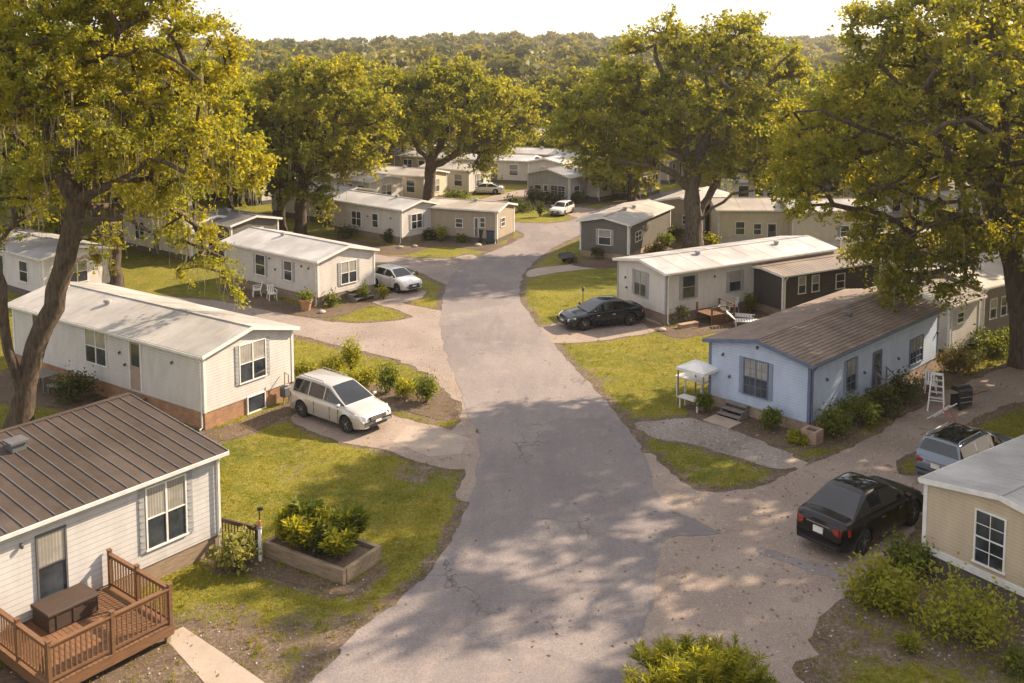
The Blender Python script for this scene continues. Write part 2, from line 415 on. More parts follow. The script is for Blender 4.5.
sheet('gravel_drive', [(646,455),(668,470),(700,491),(752,488),(800,468),(855,447),(905,418),(940,395),(985,375),(1060,352),(1060,385),(1000,408),(962,425),(925,446),(900,462),(905,476),(950,470),(990,470),(960,500),(920,520),(900,545),(868,577),(838,602),(805,640),(820,655),(790,668),(815,690),(760,705),(600,705),(620,640),(640,575),(640,500)], GRAV, .0061, .22, .3, margin=.9)
sheet('gravel_shoulder', [(436,384),(418,369),(398,362),(420,350),(452,345),(470,380),(482,434),(484,470),(466,500),(458,478),(462,462),(452,440),(458,428),(462,410),(452,395)], GRAV, .0062, .32, .3, margin=.5)
sheet('gravel_strip', [(634,424),(660,420),(690,418),(715,424),(752,436),(795,460),(784,470),(740,458),(700,447),(660,440)], GRAV2, .007, .34, .3, margin=.7)
sheet('driveway', [(290,418),(322,402),(372,408),(402,418),(440,427),(472,437),(486,455),(468,468),(430,466),(392,452),(345,442),(312,432)], GRAV, .009, .14, .3, margin=.6)
sheet('driveway', [(392,442),(408,425),(440,430),(466,438),(462,454),(430,456)], CONC, .0135, .16, .25, sm=False, margin=.2)
sheet('driveway', [(518,330),(545,327),(562,322),(600,316),(645,317),(662,326),(650,333),(618,338),(585,342),(555,343),(530,338)], GRAV, .0092, .10, .3, margin=.6)
sheet('driveway', [(372,300),(388,294),(408,290),(425,292),(420,299),(402,303),(420,307),(446,313),(448,322),(424,321),(396,310),(378,305)], GRAV, .0093, .14, .3, margin=.6)
sheet('footpath', [(530,270),(560,265.5),(620,261.5),(622,265.5),(562,272),(530,277)], CONC, .0094, .03, .3, margin=.4)
sheet('footpath', [(163,636),(183,627),(225,656),(268,686),(285,703),(222,703)], CONC, .0095, .03, .3, sm=False, margin=.5)
sheet('footpath', [(783,461),(792,457),(808,463),(800,470)], CONC, .0096, .02, .3, sm=False, margin=.3)
sheet('drive_patch', [(757,548),(775,551),(800,560),(828,568),(848,579),(840,581),(812,572),(782,562),(760,555)], ASPH, .012, .08, .2, margin=.3)
# beds of bark mulch
def bed(pts, z=.012, amp=.14): return sheet('mulch_bed', pts, MULCH, z, amp, .25, margin=.5)
bed([(690,404),(712,398),(760,418),(808,430),(845,412),(905,382),(948,362),(962,372),(930,398),(880,420),(838,444),(815,448),(775,446),(725,428),(690,416)])
bed([(216,560),(232,545),(262,557),(300,573),(345,586),(382,562),(388,566),(350,594),(300,586),(250,573),(222,572)], .0121)
bed([(365,392),(378,385),(420,392),(452,402),(456,416),(440,420),(400,408),(372,402)], .0122)
bed([(893,572),(905,560),(960,580),(1040,610),(1060,640),(1000,640),(935,618),(900,598)], .0123, .25)
bed([(120,640),(178,626),(262,680),(282,706),(262,706),(170,650),(120,655)], .0072, .15)
bed([(0,376),(20,368),(80,384),(130,400),(205,430),(296,402),(304,408),(210,444),(120,425),(60,408),(0,400)], .0124)
bed([(232,286),(320,308),(378,290),(384,296),(322,318),(232,297)], .0125)
bed([(340,238),(400,246),(440,239),(498,245),(512,238),(516,243),(500,252),(440,246),(400,254),(340,246)], .0126)
bed([(576,258),(626,258),(680,236),(690,240),(630,266),(576,266)], .0127)
bed([(612,302),(664,326),(700,318),(750,305),(868,296),(880,302),(780,328),(720,332),(668,336)], .0128)
bed([(523,198),(568,203),(640,188),(642,192),(572,208),(520,203)], .0129)
bed([(5,664),(60,668),(120,650),(175,640),(180,650),(120,680),(60,706),(0,706)], .0073)

# ---- the ground: one sheet, fine near the camera, rising to a low wooded ridge far off
def graded(a, b, step, far_lo, far_hi, grow=1.16):
    mid = list(np.arange(a, b, step)); lo = []; hi = []; s_ = step; x = mid[0]
    while x > far_lo: s_ *= grow; x -= s_; lo.append(x)
    s_ = step; x = mid[-1]
    while x < far_hi: s_ *= grow; x += s_; hi.append(x)
    return np.array(lo[::-1]+mid+hi)
def hill_z(x, y):
    t = np.clip((y-240)/520., 0, 1); t = t*t*(3-2*t)
    return t*(11.5+1.8*np.sin(x*.011+1.)+1.4*np.sin(x*.027+2.2))
gx = graded(-34, 46, .36, -3000, 3000); gy = graded(18, 112, .36, -400, 5000)
GX, GY = np.meshgrid(gx, gy)
bare = np.full(GX.shape, .15)
bare += .10*np.sin(GX*.31+1.3)*np.sin(GY*.27)
fine_m = (GX > -36) & (GX < 48) & (GY > 16) & (GY < 114)
fx, fy = GX[fine_m], GY[fine_m]; fb = bare[fine_m]; HARD = np.zeros(fx.shape, bool)
for nm, poly, mg in SHEETS:
    pa = np.array(poly)[::2]
    sel = (fx > pa[:, 0].min()-2) & (fx < pa[:, 0].max()+2) & (fy > pa[:, 1].min()-2) & (fy < pa[:, 1].max()+2)
    if not sel.any(): continue
    ids = np.nonzero(sel)[0]; d = np.full(len(ids), 9.)
    for k in range(0, len(pa), 40):
        q = pa[k:k+40]; d = np.minimum(d, np.sqrt(((fx[ids, None]-q[None, :, 0])**2+(fy[ids, None]-q[None, :, 1])**2).min(1)))
    ins = in_poly(fx[ids], fy[ids], poly); HARD[ids] |= ins
    v_ = np.where(ins, 1.0, np.clip(1.0-d/mg*1.15, 0, 1)); fb[ids] = np.maximum(fb[ids], v_)
for (px_, py_, r_, a_) in [(715,470,2.6,.18),(870,590,1.3,.6),(850,640,1.2,.5),(930,640,1.5,.4),(1000,665,1.6,.4),(800,668,1.3,.4),(600,378,1.4,.3),(300,470,1.6,.25),(230,640,2,.35),(450,400,1.2,.4),(330,640,1.8,.35),(420,475,1.2,.45),(760,600,2,.5),(640,420,1.2,.3),(150,660,2.5,.5),(990,400,3,.4),(270,330,3,.3),(660,350,1.5,.25)]:
    q = P(px_, py_); fb += a_*np.exp(-((fx-q[0])**2+(fy-q[1])**2)/(r_*r_))
bare[fine_m] = np.clip(fb, 0, 1)
GZ = hill_z(GX, GY)
me = bpy.data.meshes.new('ground'); ny, nx = GX.shape
me.vertices.add(nx*ny); me.vertices.foreach_set('co', np.stack([GX, GY, GZ], -1).astype(np.float32).ravel())
ii = (np.arange(ny-1)[:, None]*nx+np.arange(nx-1)[None]).ravel()
fc = np.stack([ii, ii+1, ii+nx+1, ii+nx], -1).astype(np.int32); nf = len(fc)
me.loops.add(nf*4); me.loops.foreach_set('vertex_index', fc.ravel()); me.polygons.add(nf)
me.polygons.foreach_set('loop_start', np.arange(0, nf*4, 4, dtype=np.int32)); me.polygons.foreach_set('loop_total', np.full(nf, 4, dtype=np.int32))
me.update(calc_edges=True); at = me.attributes.new('bare', 'FLOAT', 'POINT'); at.data.foreach_set('value', bare.astype(np.float32).ravel())
me.materials.append(m_ground()); me.shade_smooth()
ground = bpy.data.objects.new('ground', me); COL.objects.link(ground); ground['kind'] = 'structure'
def bare_at(x, y):
    i = np.clip(np.searchsorted(gx, x), 0, nx-1); j = np.clip(np.searchsorted(gy, y), 0, ny-1)
    return bare[j, i]
HOUSE_POLYS = []
# ================================================================ MOBILE HOMES
def home(name, label, near, gdeg, W, L, h, s, wall, roof, skirt=None, style='metal', pitch=.2, skh=.55, G=(), S=(), trim=None, ov=.22, vents=((.35, .3),), fascia=None, group=None, cat='mobile home', rib=.62, shutmat=None, lampS=(), lampG=(), ridge=0., gutter=True, rear=True, band=False):
    """near = ground point of the corner nearest the camera, gdeg = direction of the gable end from it, s = +1/-1 which way the long side goes.
    G and S: openings (kind, x left, x right, y top, y bottom) measured on the photograph."""
    g = R(gdeg); sdv = g - s*PI/2; gd = Vector((math.cos(g), math.sin(g))); sv = Vector((math.cos(sdv), math.sin(sdv)))
    n = Vector(near); c = n+gd*W/2+sv*L/2; rz = sdv+PI                      # local +x looks out of the near gable
    root = thing(name, label, cat, (c.x, c.y, 0), rz, group)
    HOUSE_POLYS.append([tuple(n), tuple(n+gd*W), tuple(n+gd*W+sv*L), tuple(n+sv*L)])
    trim = trim or M['white']; fascia = fascia or trim; shm = shutmat or M['shut']
    skirt = skirt or brick()
    ry = -s*W/2*ridge; zr = h+(W/2)*(1+ridge)*pitch; ys = s; PT = {1: (zr-h)/(W/2-ry), -1: (zr-h)/(W/2+ry)}; pz = lambda y: zr-(PT[1]*(y-ry) if y > ry else PT[-1]*(ry-y))                                                # the seen long side is at local y = s*W/2
    # walls: a pentagon prism
    b = MB(); x0, x1 = -L/2, L/2; y0, y1 = -W/2, W/2; z0 = skh-.03
    vs = [(x, y, z) for x in (x0, x1) for y, z in ((y0, z0), (y1, z0), (y1, h), (ry, zr), (y0, h))]
    b.add(vs, [(0, 4, 3, 2, 1), (5, 6, 7, 8, 9), (0, 1, 6, 5), (1, 2, 7, 6), (2, 3, 8, 7), (3, 4, 9, 8), (4, 0, 5, 9)])
    wl = b.build('wall', wall, root)
    MB().box((0, 0, skh/2-.05), (L-.06, W-.06, skh+.1)).build('skirting', skirt, root)
    if band: MB().box((0, 0, skh-.06), (L+.05, W+.05, .22)).build('skirt_board', trim or M['white'], root)
    # corner boards
    cb = .09
    for sx, sy in ((1, 1), (1, -1), (-1, 1), (-1, -1)):
        q = MB(); hh = h-z0-.02
        q.box((sx*(L/2+.012), sy*(W/2-cb/2+.012), z0+hh/2), (.03, cb+.03, hh)).box((sx*(L/2-cb/2-.01), sy*(W/2+.012), z0+hh/2), (cb, .03, hh))
        q.build('corner_board', trim, root)
    # roof
    ox = ov; oy = ov; th = .07; rf = MB(); sl = math.atan(pitch)
    X0, X1 = -L/2-ox, L/2+ox
    for sy in (1, -1):
        ye = sy*(W/2+oy); ze = h-oy*PT[sy]; up = .05
        pr = [(ry, zr+up), (ye, ze+up), (ye, ze+up-th), (ry, zr+up-th)]
        vs = [(x, y, z) for x in (X0, X1) for y, z in pr]
        rf.add(vs, [(0, 1, 2, 3), (4, 7, 6, 5), (0, 4, 5, 1), (1, 5, 6, 2), (2, 6, 7, 3), (3, 7, 4, 0)])
        if style in ('metal', 'seam'):
            k = int((X1-X0)/rib); hh = .010 if style == 'metal' else .030
            for i in range(k+1):
                x = X0+.02+(X1-X0-.04)*i/k
                rf.bar((x, ry+sy*.02, zr+up+hh/2-.002), (x, ye, ze+up+hh/2-.002), .035 if style == 'metal' else .028, hh, mi=0 if style == 'metal' else 1)
        if style == 'shingle':
            kc = int((W/2+oy)/.2)
            for i in range(kc):
                ya, yb = sy*(W/2+oy)*(i/kc), sy*(W/2+oy)*((i+1)/kc); za, zb = zr-abs(ya)*pitch+up, zr-abs(yb)*pitch+up
                vs = [(x, y, z) for x in (X0+.003, X1-.003) for y, z in ((ya, za+.004), (yb, zb+.030), (yb, zb+.003))]
                rf.add(vs, [(0, 1, 2), (3, 5, 4), (0, 3, 4, 1), (1, 4, 5, 2)])
    rf.bar((X0, ry, zr+.062), (X1, ry, zr+.062), .16 if style != 'seam' else .2, .03)
    rmats = [roof, M['dkgrey']] if style == 'seam' else roof
    ro = rf.build('roof', rmats, root)
    for i, (u, v) in enumerate(vents):
        x = L/2-u*L; y = ys*v*W/2; z = pz(y)
        q = MB()
        if style == 'seam': q.box((x, y, z+.17), (.42, .42, .26)).box((x, y, z+.32), (.56, .56, .07))
        else: q.lathe([(.13, z), (.13, z+.16), (.19, z+.17), (.17, z+.28), (.04, z+.31)], 12, (x, y, 0))
        q.build('vent_cap', M['dkgrey'] if style != 'metal' else M['grey'], ro, smooth=30)
    # fascias along gables and eaves
    for sx in (1, -1):
        for sy in (1, -1):
            q = MB(); x = sx*(L/2+ox+.012)
            q.bar((x, ry, zr-.02), (x, sy*(W/2+oy), h-oy*PT[sy]-.02), .024, .15); q.build('barge_board', fascia, root)
    for sy in (1, -1):
        q = MB(); y = sy*(W/2+oy+.03); z = h-oy*PT[sy]
        q.bar((X0, y, z-.02), (X1, y, z-.02), .055, .10); q.build('gutter', fascia if not gutter else M['gutter'] if fascia is M['white'] else fascia, root)
    q = MB(); q.tube([(L/2-.12, ys*(W/2+oy+.02), h-.12), (L/2-.10, ys*(W/2+.07), h-.35), (L/2-.10, ys*(W/2+.07), .12), (L/2-.10, ys*(W/2+.2), .05)], .035, 6)
    q.build('downpipe', fascia, root, smooth=True)
    # openings
    def locate(face, px_, py_):
        d = gd if face == 'G' else sv; lo, hi = 0., (W if face == 'G' else L)
        f = lambda t: proj(n.x+d.x*t, n.y+d.y*t, h*.6)[0]-px_
        a, b_ = 0., hi
        fa = f(a)
        for _ in range(40):
            m = (a+b_)/2
            if (f(m) > 0) == (fa > 0): a = m
            else: b_ = m
        t = (a+b_)/2; p = n+d*t
        lo, hi = 0., 6.
        for _ in range(30):
            z = (lo+hi)/2
            if proj(p.x, p.y, z)[1] > py_: lo = z
            else: hi = z
        return t, (lo+hi)/2
    def place(face, t):                                                    # frame of an opening: origin on the wall, u along it, n out
        if face == 'G':
            u = Vector((0, -s, 0)); return Vector((L/2, s*W/2, 0))+u*t, u, Vector((1, 0, 0))
        u = Vector((-1, 0, 0)); return Vector((L/2, s*W/2, 0))+u*t, u, Vector((0, s, 0))
    def panel(q, o, u, nn, a, b_, z0_, z1_, d0, d1, mi=0):                  # box on the wall
        vs = [o+u*x+nn*d+Vector((0, 0, z)) for d in (d0, d1) for x, z in ((a, z0_), (b_, z0_), (b_, z1_), (a, z1_))]
        q.add(vs, [(0, 3, 2, 1), (4, 5, 6, 7), (0, 1, 5, 4), (1, 2, 6, 5), (2, 3, 7, 6), (3, 0, 4, 7)], mi)
    def opening(face, kind, t, wd, za, zb):
        o, u, nn = place(face, t); hw = wd/2; fr = .05
        if kind[0] in 'wb':
            q = MB(); dbl = wd > 1.0
            panel(q, o, u, nn, -hw-fr, hw+fr, zb, zb+fr, -.02, .045); panel(q, o, u, nn, -hw-fr-.03, hw+fr+.03, za-fr, za, -.02, .065)
            panel(q, o, u, nn, -hw-fr, -hw, za, zb, -.02, .045); panel(q, o, u, nn, hw, hw+fr, za, zb, -.02, .045)
            if kind[0] == 'w':
                zm = za+(zb-za)*.5; panel(q, o, u, nn, -hw, hw, zm-.02, zm+.02, -.02, .035)
                if dbl: panel(q, o, u, nn, -.03, .03, za, zb, -.02, .040)
                if 'g' in kind:
                    for k in ((-.5, .5) if dbl else (0,)):
                        panel(q, o, u, nn, k*hw-.01, k*hw+.01, za, zb, -.02, .028)
                    for zz in (.25, .75): panel(q, o, u, nn, -hw, hw, za+(zb-za)*zz-.01, za+(zb-za)*zz+.01, -.02, .027)
            fo = q.build('window', trim if 't' not in kind else M['dkgrey'], root)
            zs = [(za, za+(zb-za)*.5), (za+(zb-za)*.5, zb)] if kind[0] == 'w' else [(za, zb)]
            xs = [(-hw, 0), (0, hw)] if dbl else [(-hw, hw)]
            for r_, (z_0, z_1) in enumerate(zs):
                for c_, (a, b_) in enumerate(xs):
                    q = MB(); panel(q, o, u, nn, a, b_, z_0, z_1, -.015, .012 if r_ == 0 else .018)
                    up = (r_ == 1 and 'c' in kind) or 'C' in kind
                    q.build('curtained_pane' if up else 'pane', curtain() if up else glass(), fo)
            if 's' in kind:
                for sgn in (-1, 1):
                    q = MB(); a = sgn*(hw+fr+.015); b_ = sgn*(hw+fr+.015+.19); a, b_ = min(a, b_), max(a, b_)
                    panel(q, o, u, nn, a, b_, za-fr, zb+fr, -.01, .03)
                    for i in range(9):
                        z = za+(zb-za)*(i+.5)/9; panel(q, o, u, nn, a+.03, b_-.03, z-.02, z+.02, .03, .042)
                    q.build('shutter', shm, fo)
        else:                                                              # a door
            q = MB(); panel(q, o, u, nn, -hw-.06, -hw, za, zb+.06, -.02, .05); panel(q, o, u, nn, hw, hw+.06, za, zb+.06, -.02, .05); panel(q, o, u, nn, -hw, hw, zb, zb+.06, -.02, .05)
            q.build('door_frame', trim, root)
            q = MB(); panel(q, o, u, nn, -hw, hw, za, zb, -.01, .02)
            dm = plain((.33, .25, .20), .6) if 'r' in kind else (plain((.10, .10, .11), .5) if 'k' in kind else M['offwhite'])
            dobj = q.build('door', dm, root)
            q = MB(); zg = za+(zb-za)*(.42 if 'h' in kind else .5); panel(q, o, u, nn, -hw+.1, hw-.1, zg, zb-.1, .018, .026); q.build('pane', glass(), dobj)
            q = MB(); panel(q, o, u, nn, hw-.13, hw-.07, za+(zb-za)*.43, za+(zb-za)*.48, .02, .07); q.build('handle', M['alu'], dobj)
    for face, lst in (('G', G), ('S', S)):
        for kind, xl, xr, yt, yb in lst:
            t0, _ = locate(face, xl, 0); t1, _ = locate(face, xr, 0); t = (t0+t1)/2; xm = (xl+xr)/2
            _, zt = locate(face, xm, yt); _, zb_ = locate(face, xm, yb)
            zt = min(zt, h-.14); 
            if kind[0] == 'd': zb_ = max(skh-.05, min(zb_, skh+.3))
            elif kind[0] == 'w': zb_ = max(zb_, skh+.25)
            opening(face, kind, t, abs(t1-t0), zb_, zt)
    if rear:                                                               # the far gable and the hidden long side have windows too
        s_keep = s
        for (fx_, zz) in ((.3, 1.), (.7, 1.)):
            o = Vector((L/2-L*fx_, -s*W/2, 0)); q = MB(); u = Vector((1, 0, 0)); nn = Vector((0, -s, 0))
            panel(q, o, u, nn, -.5, .5, skh+.7, skh+1.75, -.01, .04); f_ = q.build('window', trim, root)
            q = MB(); panel(q, o, u, nn, -.45, .45, skh+.75, skh+1.7, .04, .046); q.build('pane', glass(), f_)
    for face, ls in (('G', lampG), ('S', lampS)):
        for (px_, py_) in ls:
            t, z = locate(face, px_, py_); o, u, nn = place(face, t)
            q = MB(); panel(q, o, u, nn, -.035, .035, z-.05, z+.05, -.01, .025)
            c0 = o+nn*.07+Vector((0, 0, z-.02)); q.lathe([(.02, .06), (.05, .04), (.042, -.05), (.015, -.07)], 8, tuple(c0))
            q.build('wall_lamp', M['dkgrey'], root)
    root['frame'] = 0; del root['frame']
    return dict(root=root, place=place, n=n, gd=gd, sv=sv, W=W, L=L, h=h, s=s, locate=locate, panel=panel, zr=zr)

WHITE_S = siding((.58, .545, .505)); CREAM_S = siding((.60, .52, .38)); TAN_S = siding((.36, .30, .225)); BLUE_S = siding((.45, .525, .65)); OLIVE_S = siding((.125, .115, .095))
PINK_S = siding((.62, .57, .52)); DARK_S = siding((.050, .043, .040), .2); BROWN_S = siding((.16, .115, .085)); GREY_S = siding((.36, .36, .36))
R_WHITE = roof_metal((.50, .485, .47)); R_WHITE2 = roof_metal((.44, .42, .39), .35); R_TAN = roof_metal((.46, .41, .34), .3); R_BROWN = roof_metal((.078, .058, .046), .4)
R_GREY = roof_metal((.21, .20, .19), .25); SH_BROWN = shingle((.215, .165, .130)); SH_GREY = shingle((.20, .18, .16)); R_DUST = roof_metal((.27, .215, .17), .4)
SK_STONE = brick((.26, .20, .15), (.19, .145, .105), (.22, .19, .155), 1.6); SK_PANEL = plain((.50, .46, .42), .7); SK_DARK = plain((.10, .085, .07), .9)
SK_TAN = brick((.40, .30, .21), (.33, .24, .17), (.36, .30, .24), 1.4)

hA = home('mobile_home', 'white home with brick skirting, silver people carrier parked at its gable', (-12.55, 39.45), 55.5, 4.85, 14.3, 3.2, -1, WHITE_S, R_WHITE2, brick((.42, .20, .09), (.30, .15, .08), (.36, .27, .19), 1.3), 'metal', .24, .75,
     G=[('wcs', 240, 265, 341.8, 379), ('b', 247, 263.5, 395, 410)], S=[('wc', 86.4, 106.3, 330.5, 363.4), ('dr', 130.5, 141, 342, 390), ('w', 34, 44, 312, 345)], lampS=[(120.5, 352), (125.5, 364), (173, 362)], lampG=[(250.5, 329.5)], vents=((.62, .35), (.9, .2)), rib=1.2)
hB = home('mobile_home', 'white home with bright roof, small white hatchback beside its gable', (-11.75, 59.2), 50, 4.6, 9.6, 2.85, -1, WHITE_S, R_WHITE, SK_STONE, 'metal', .24, .6,
     G=[('wcs', 341, 356, 261.5, 282.5)], S=[('ws', 256, 265, 255, 274.5), ('ws', 284.5, 292, 261.5, 280)], lampS=[(270, 258), (275.6, 269), (302, 266), (309, 268)], vents=((.62, .15),), rib=1.1)
hC = home('mobile_home', 'white home with light grey roof just left of the tan one with bins', (-8.8, 78.6), 49.6, 4.1, 8.4, 2.85, -1, WHITE_S, R_WHITE, SK_STONE, 'metal', .24, .6,
     G=[('ws', 411.5, 421.7, 214, 228)], S=[('w', 352, 361, 211.5, 225), ('w', 372.5, 378, 214, 227)], lampS=[(391, 218), (368, 216)], vents=((.3, .1),), rib=1.)
hC2 = home('mobile_home', 'low white home half hidden behind mossy trunks, left of the light roofed one', P(338, 226), 50, 4.2, 9.5, 2.8, -1, WHITE_S, R_GREY, SK_DARK, 'metal', .2, .5,
     S=[('w', 294, 300, 203, 216), ('w', 316, 322, 206, 218)], vents=(), rear=False)
hD = home('mobile_home', 'tan home with shallow dusty roof and dark bins along its front', (-1.2, 78.9), 68, 3.7, 6.4, 2.7, -1, TAN_S, R_TAN, SK_DARK, 'metal', .2, .4,
     G=[('w', 500.8, 504.6, 218, 226)], S=[('dk', 474.8, 478, 218, 236), ('w', 480.4, 484.8, 218, 227), ('w', 456, 462.5, 219, 227)], vents=((.4, .1),), rib=2.)
hE = home('mobile_home', 'grey walled home with three gable windows at the centre crossroads', (5.75, 99.7), 141, 5.3, 4.6, 2.75, 1, GREY_S, R_GREY, SK_DARK, 'metal', .24, .45, 
     G=[('w', 535, 541, 185, 195), ('d', 543.5, 548, 184.5, 199), ('wg', 551, 565, 186, 197.5)], S=[('w', 574, 579, 186, 196)], vents=(), rib=2., trim=M['offwhite'])
hH = home('mobile_home', 'olive grey home with dusty light roof beside the road', (8.6, 72.6), 152, 3.9, 9.4, 2.7, 1, OLIVE_S, R_TAN, SK_TAN, 'metal', .2, .45,
     G=[('wcs', 599, 610.5, 230, 244.5)], S=[('w', 635.5, 641, 231.5, 240.5)], vents=((.4, .1), (.55, .2)), rib=2.2)
hH2 = home('mobile_home', 'tan mobile home seen behind the tall oak trunk, end wall in sun', P(703, 236), 150, 4.2, 7, 2.7, 1, TAN_S, R_TAN, SK_DARK, 'metal', .2, .45, G=[('w', 683, 689, 216, 224)], vents=(), rib=2.2, rear=False)
hI = home('mobile_home', 'cream home with long white roof and grey shutters, dark sedan at its gable', (8.7, 55.2), 121, 4.5, 13.6, 3.0, 1, PINK_S, R_WHITE, SK_STONE, 'metal', .17, .6,
     G=[('wcs', 635, 646, 271.5, 295)], S=[('ws', 682.5, 694.5, 276, 297.5), ('wcs', 729.5, 740.5, 271.8, 290.5)], lampS=[(714, 276), (655, 285)], lampG=[(626, 277), (627, 287)], vents=((.28, .25), (.75, .3)), rib=1.3, trim=M['shut'], fascia=M['white'])
hJ = home('mobile_home', 'dark brown mobile home with tawny ribbed roof joined to the white roofed home', (15.7, 56.6), 120, 3.2, 8.2, 2.55, 1, DARK_S, R_DUST, SK_STONE, 'metal', .10, .5,
     S=[('wc', 798.5, 805, 277, 293), ('wc', 812, 818.5, 275.5, 291), ('w', 836, 844, 274, 288)], lampG=[(752, 275)], vents=(), rib=.3, fascia=M['offwhite'], trim=M['offwhite'], gutter=False)
hK = home('mobile_home', 'cream home behind the long white roof, nearest the tall oak', P(718, 243.5), 90, 4.6, 5.6, 2.75, 1, CREAM_S, R_TAN, SK_PANEL, 'metal', .26, .5,
     S=[('w', 736, 744.4, 222, 238), ('w', 754, 761, 224, 238), ('dk', 768, 776, 224, 243)], vents=(), rib=2., fascia=M['offwhite'])
hK2 = home('mobile_home', 'long cream home under the drooping oak branch, dark door at its right end', P(792, 247), 92, 4.6, 7.6, 2.9, 1, CREAM_S, R_WHITE2, SK_PANEL, 'metal', .24, .5,
     S=[('ws', 841, 849.5, 226, 240), ('w', 855, 863, 227, 242), ('dk', 866, 871, 229, 246)], vents=((.8, .2),), rib=2., fascia=M['offwhite'])
hL = home('mobile_home', 'pale blue home with brown shingle roof and blue corner boards', (12.0, 39.0), 134.5, 4.8, 12.5, 2.95, 1, BLUE_S, SH_BROWN, SK_TAN, 'shingle', .20, .5,
     G=[('wcgs', 744.6, 767.4, 361, 395.5)], S=[('wcgs', 846.5, 855, 359.5, 390.5), ('dk', 873, 880.6, 352, 386), ('wcg', 910, 922.5, 338, 366)], lampG=[(723, 354), (757, 347), (730, 376)], lampS=[(826, 379), (864, 372), (898, 358), (937, 332)], vents=((.52, .3),), trim=M['blue_trim'], fascia=M['blue_trim'], shutmat=plain((.21, .25, .32), .6), gutter=False)
hM = home('mobile_home', 'small white walled home with mossy brown roof squeezed behind the blue one', (22.0, 49.0), 128, 4.2, 3.0, 2.8, 1, WHITE_S, SH_GREY, SK_DARK, 'shingle', .18, .4, S=[('w', 957, 963, 313, 322)], vents=(), rear=False)
hN = home('mobile_home', 'brown mobile home with dusty roof at the foot of the right hand oak', (25.0, 51.9), 125, 4.6, 9., 3.0, 1, BROWN_S, R_TAN, SK_DARK, 'metal', .22, .5, S=[('wc', 990, 996, 299, 318), ('wk', 1001, 1012, 296, 314)], vents=(), rib=2.)
hO = home('mobile_home', 'tan home with pale ribbed roof at the lower right edge', (14.82, 24.55), 124.5, 4.6, 10., 2.88, 1, siding((.52, .42, .29), .11), R_WHITE, SK_DARK, 'metal', .16, .85,
     G=[('wg', 976, 1004, 515, 573)], vents=(), rib=.3, band=True, ov=.12, lampG=[])
hP = home('mobile_home', 'white home with dark brown seamed roof and wooden deck, lower left', (-9.05, 29.6), 142, 5.7, 13., 3.2, -1, siding((.54, .525, .51), .16), R_BROWN, wood((.30, .22, .15)), 'seam', .115, .6, ridge=.82, band=False,
     S=[('wcs', 147, 185, 482, 541), ('wct', 38, 65, 532, 594)], lampS=[(22, 545)], vents=((.33, -.35),), rib=.42)
# far homes, smaller in the picture
def far(label, px_, g, W, L, s, wall, roof, S=None, h=2.75, style='metal', trim=None, G=None, vents=((.5, .1),)):
    n = P(*px_); g_ = R(g); sdv = g_-s*PI/2
    def xx(t, f='S'):
        d = sdv if f == 'S' else g_; return proj(n[0]+math.cos(d)*t, n[1]+math.sin(d)*t, 1.6)
    Sl = []
    for t, wd, kd in (S or ((.22*L, 1.0, 'w'), (.5*L, .85, 'dk'), (.75*L, 1.2, 'w'))):
        a, b = xx(t-wd/2), xx(t+wd/2); sc_ = F_PX/max(n[1], 1); yb = a[1]+(.55 if kd[0] == 'w' else 1.3)*sc_; yt = a[1]-.65*sc_
        Sl.append((kd, min(a[0], b[0]), max(a[0], b[0]), yt, yb))
    Gl = []
    for t, wd, kd in (G or ((W*.5, 1.3, 'wc'),)):
        a, b = xx(t-wd/2, 'G'), xx(t+wd/2, 'G'); sc_ = F_PX/max(n[1], 1)
        Gl.append((kd, min(a[0], b[0]), max(a[0], b[0]), a[1]-.65*sc_, a[1]+.6*sc_))
    return home('mobile_home', label, n, g, W, L, h, s, wall, roof, SK_DARK, style, .2, .45, G=Gl, S=Sl, vents=vents, rib=2.5, rear=False, trim=trim)
far('white far home behind the lane, right of the forked oak trunk', (529, 184.5), 72, 4.2, 8.5, -1, WHITE_S, R_WHITE)
far('cream far home with two roofs, left of the shrubby crossroads', (566, 177.5), 66, 4.4, 8, -1, CREAM_S, R_WHITE2)
far('small white home farthest up the road in the centre', (550, 162), 62, 4.4, 7, -1, WHITE_S, R_GREY)
far('white far home just right of the forked oak trunk', (469, 196), 55, 3.8, 6.5, -1, WHITE_S, R_TAN)
far('tan far home with porch, left of the forked oak trunk', (424, 203), 60, 4.2, 7.5, -1, CREAM_S, R_TAN)
far('white home with dark roof peeping out behind the grey roofed white one', (370, 209.5), 48, 4.2, 6, -1, PINK_S, R_GREY)
far('pale roofed home deep in shade between the two left white homes', (192, 262), 52, 4.2, 9, -1, WHITE_S, R_WHITE2)
far('low home with dark roof touching the left end of the middle white home', (232, 262), 50, 4.2, 6, -1, OLIVE_S, R_GREY)
far('white roofed home behind the bent oak trunk at the left edge', (44, 302), 52, 4.4, 11, -1, PINK_S, R_WHITE)
far('white far home with bright roof right of the three windowed one', (598, 201.5), 141, 4.4, 5.6, 1, WHITE_S, R_WHITE)
far('cream far home in sun beside the small road bend oak', (639, 199), 146, 4.2, 5, 1, CREAM_S, R_WHITE2)
far('white far home glimpsed right of the tall oak trunk', (731, 209), 92, 4.2, 5.5, 1, WHITE_S, R_WHITE)
far('white roofed far home behind the long cream one, under the oak limb', (880, 224), 118, 4.4, 9, 1, WHITE_S, R_WHITE)
far('home with bright dusty roof between the cream and the brown ones at right', (892, 290), 122, 4.2, 8, 1, PINK_S, R_TAN)
far('long white roofed far home directly behind the three windowed one', (562, 187.5), 150, 4.4, 9, 1, WHITE_S, R_WHITE)
far('far home with grey roof beyond the right hand road', (668, 184), 150, 4.4, 8, 1, TAN_S, R_GREY)
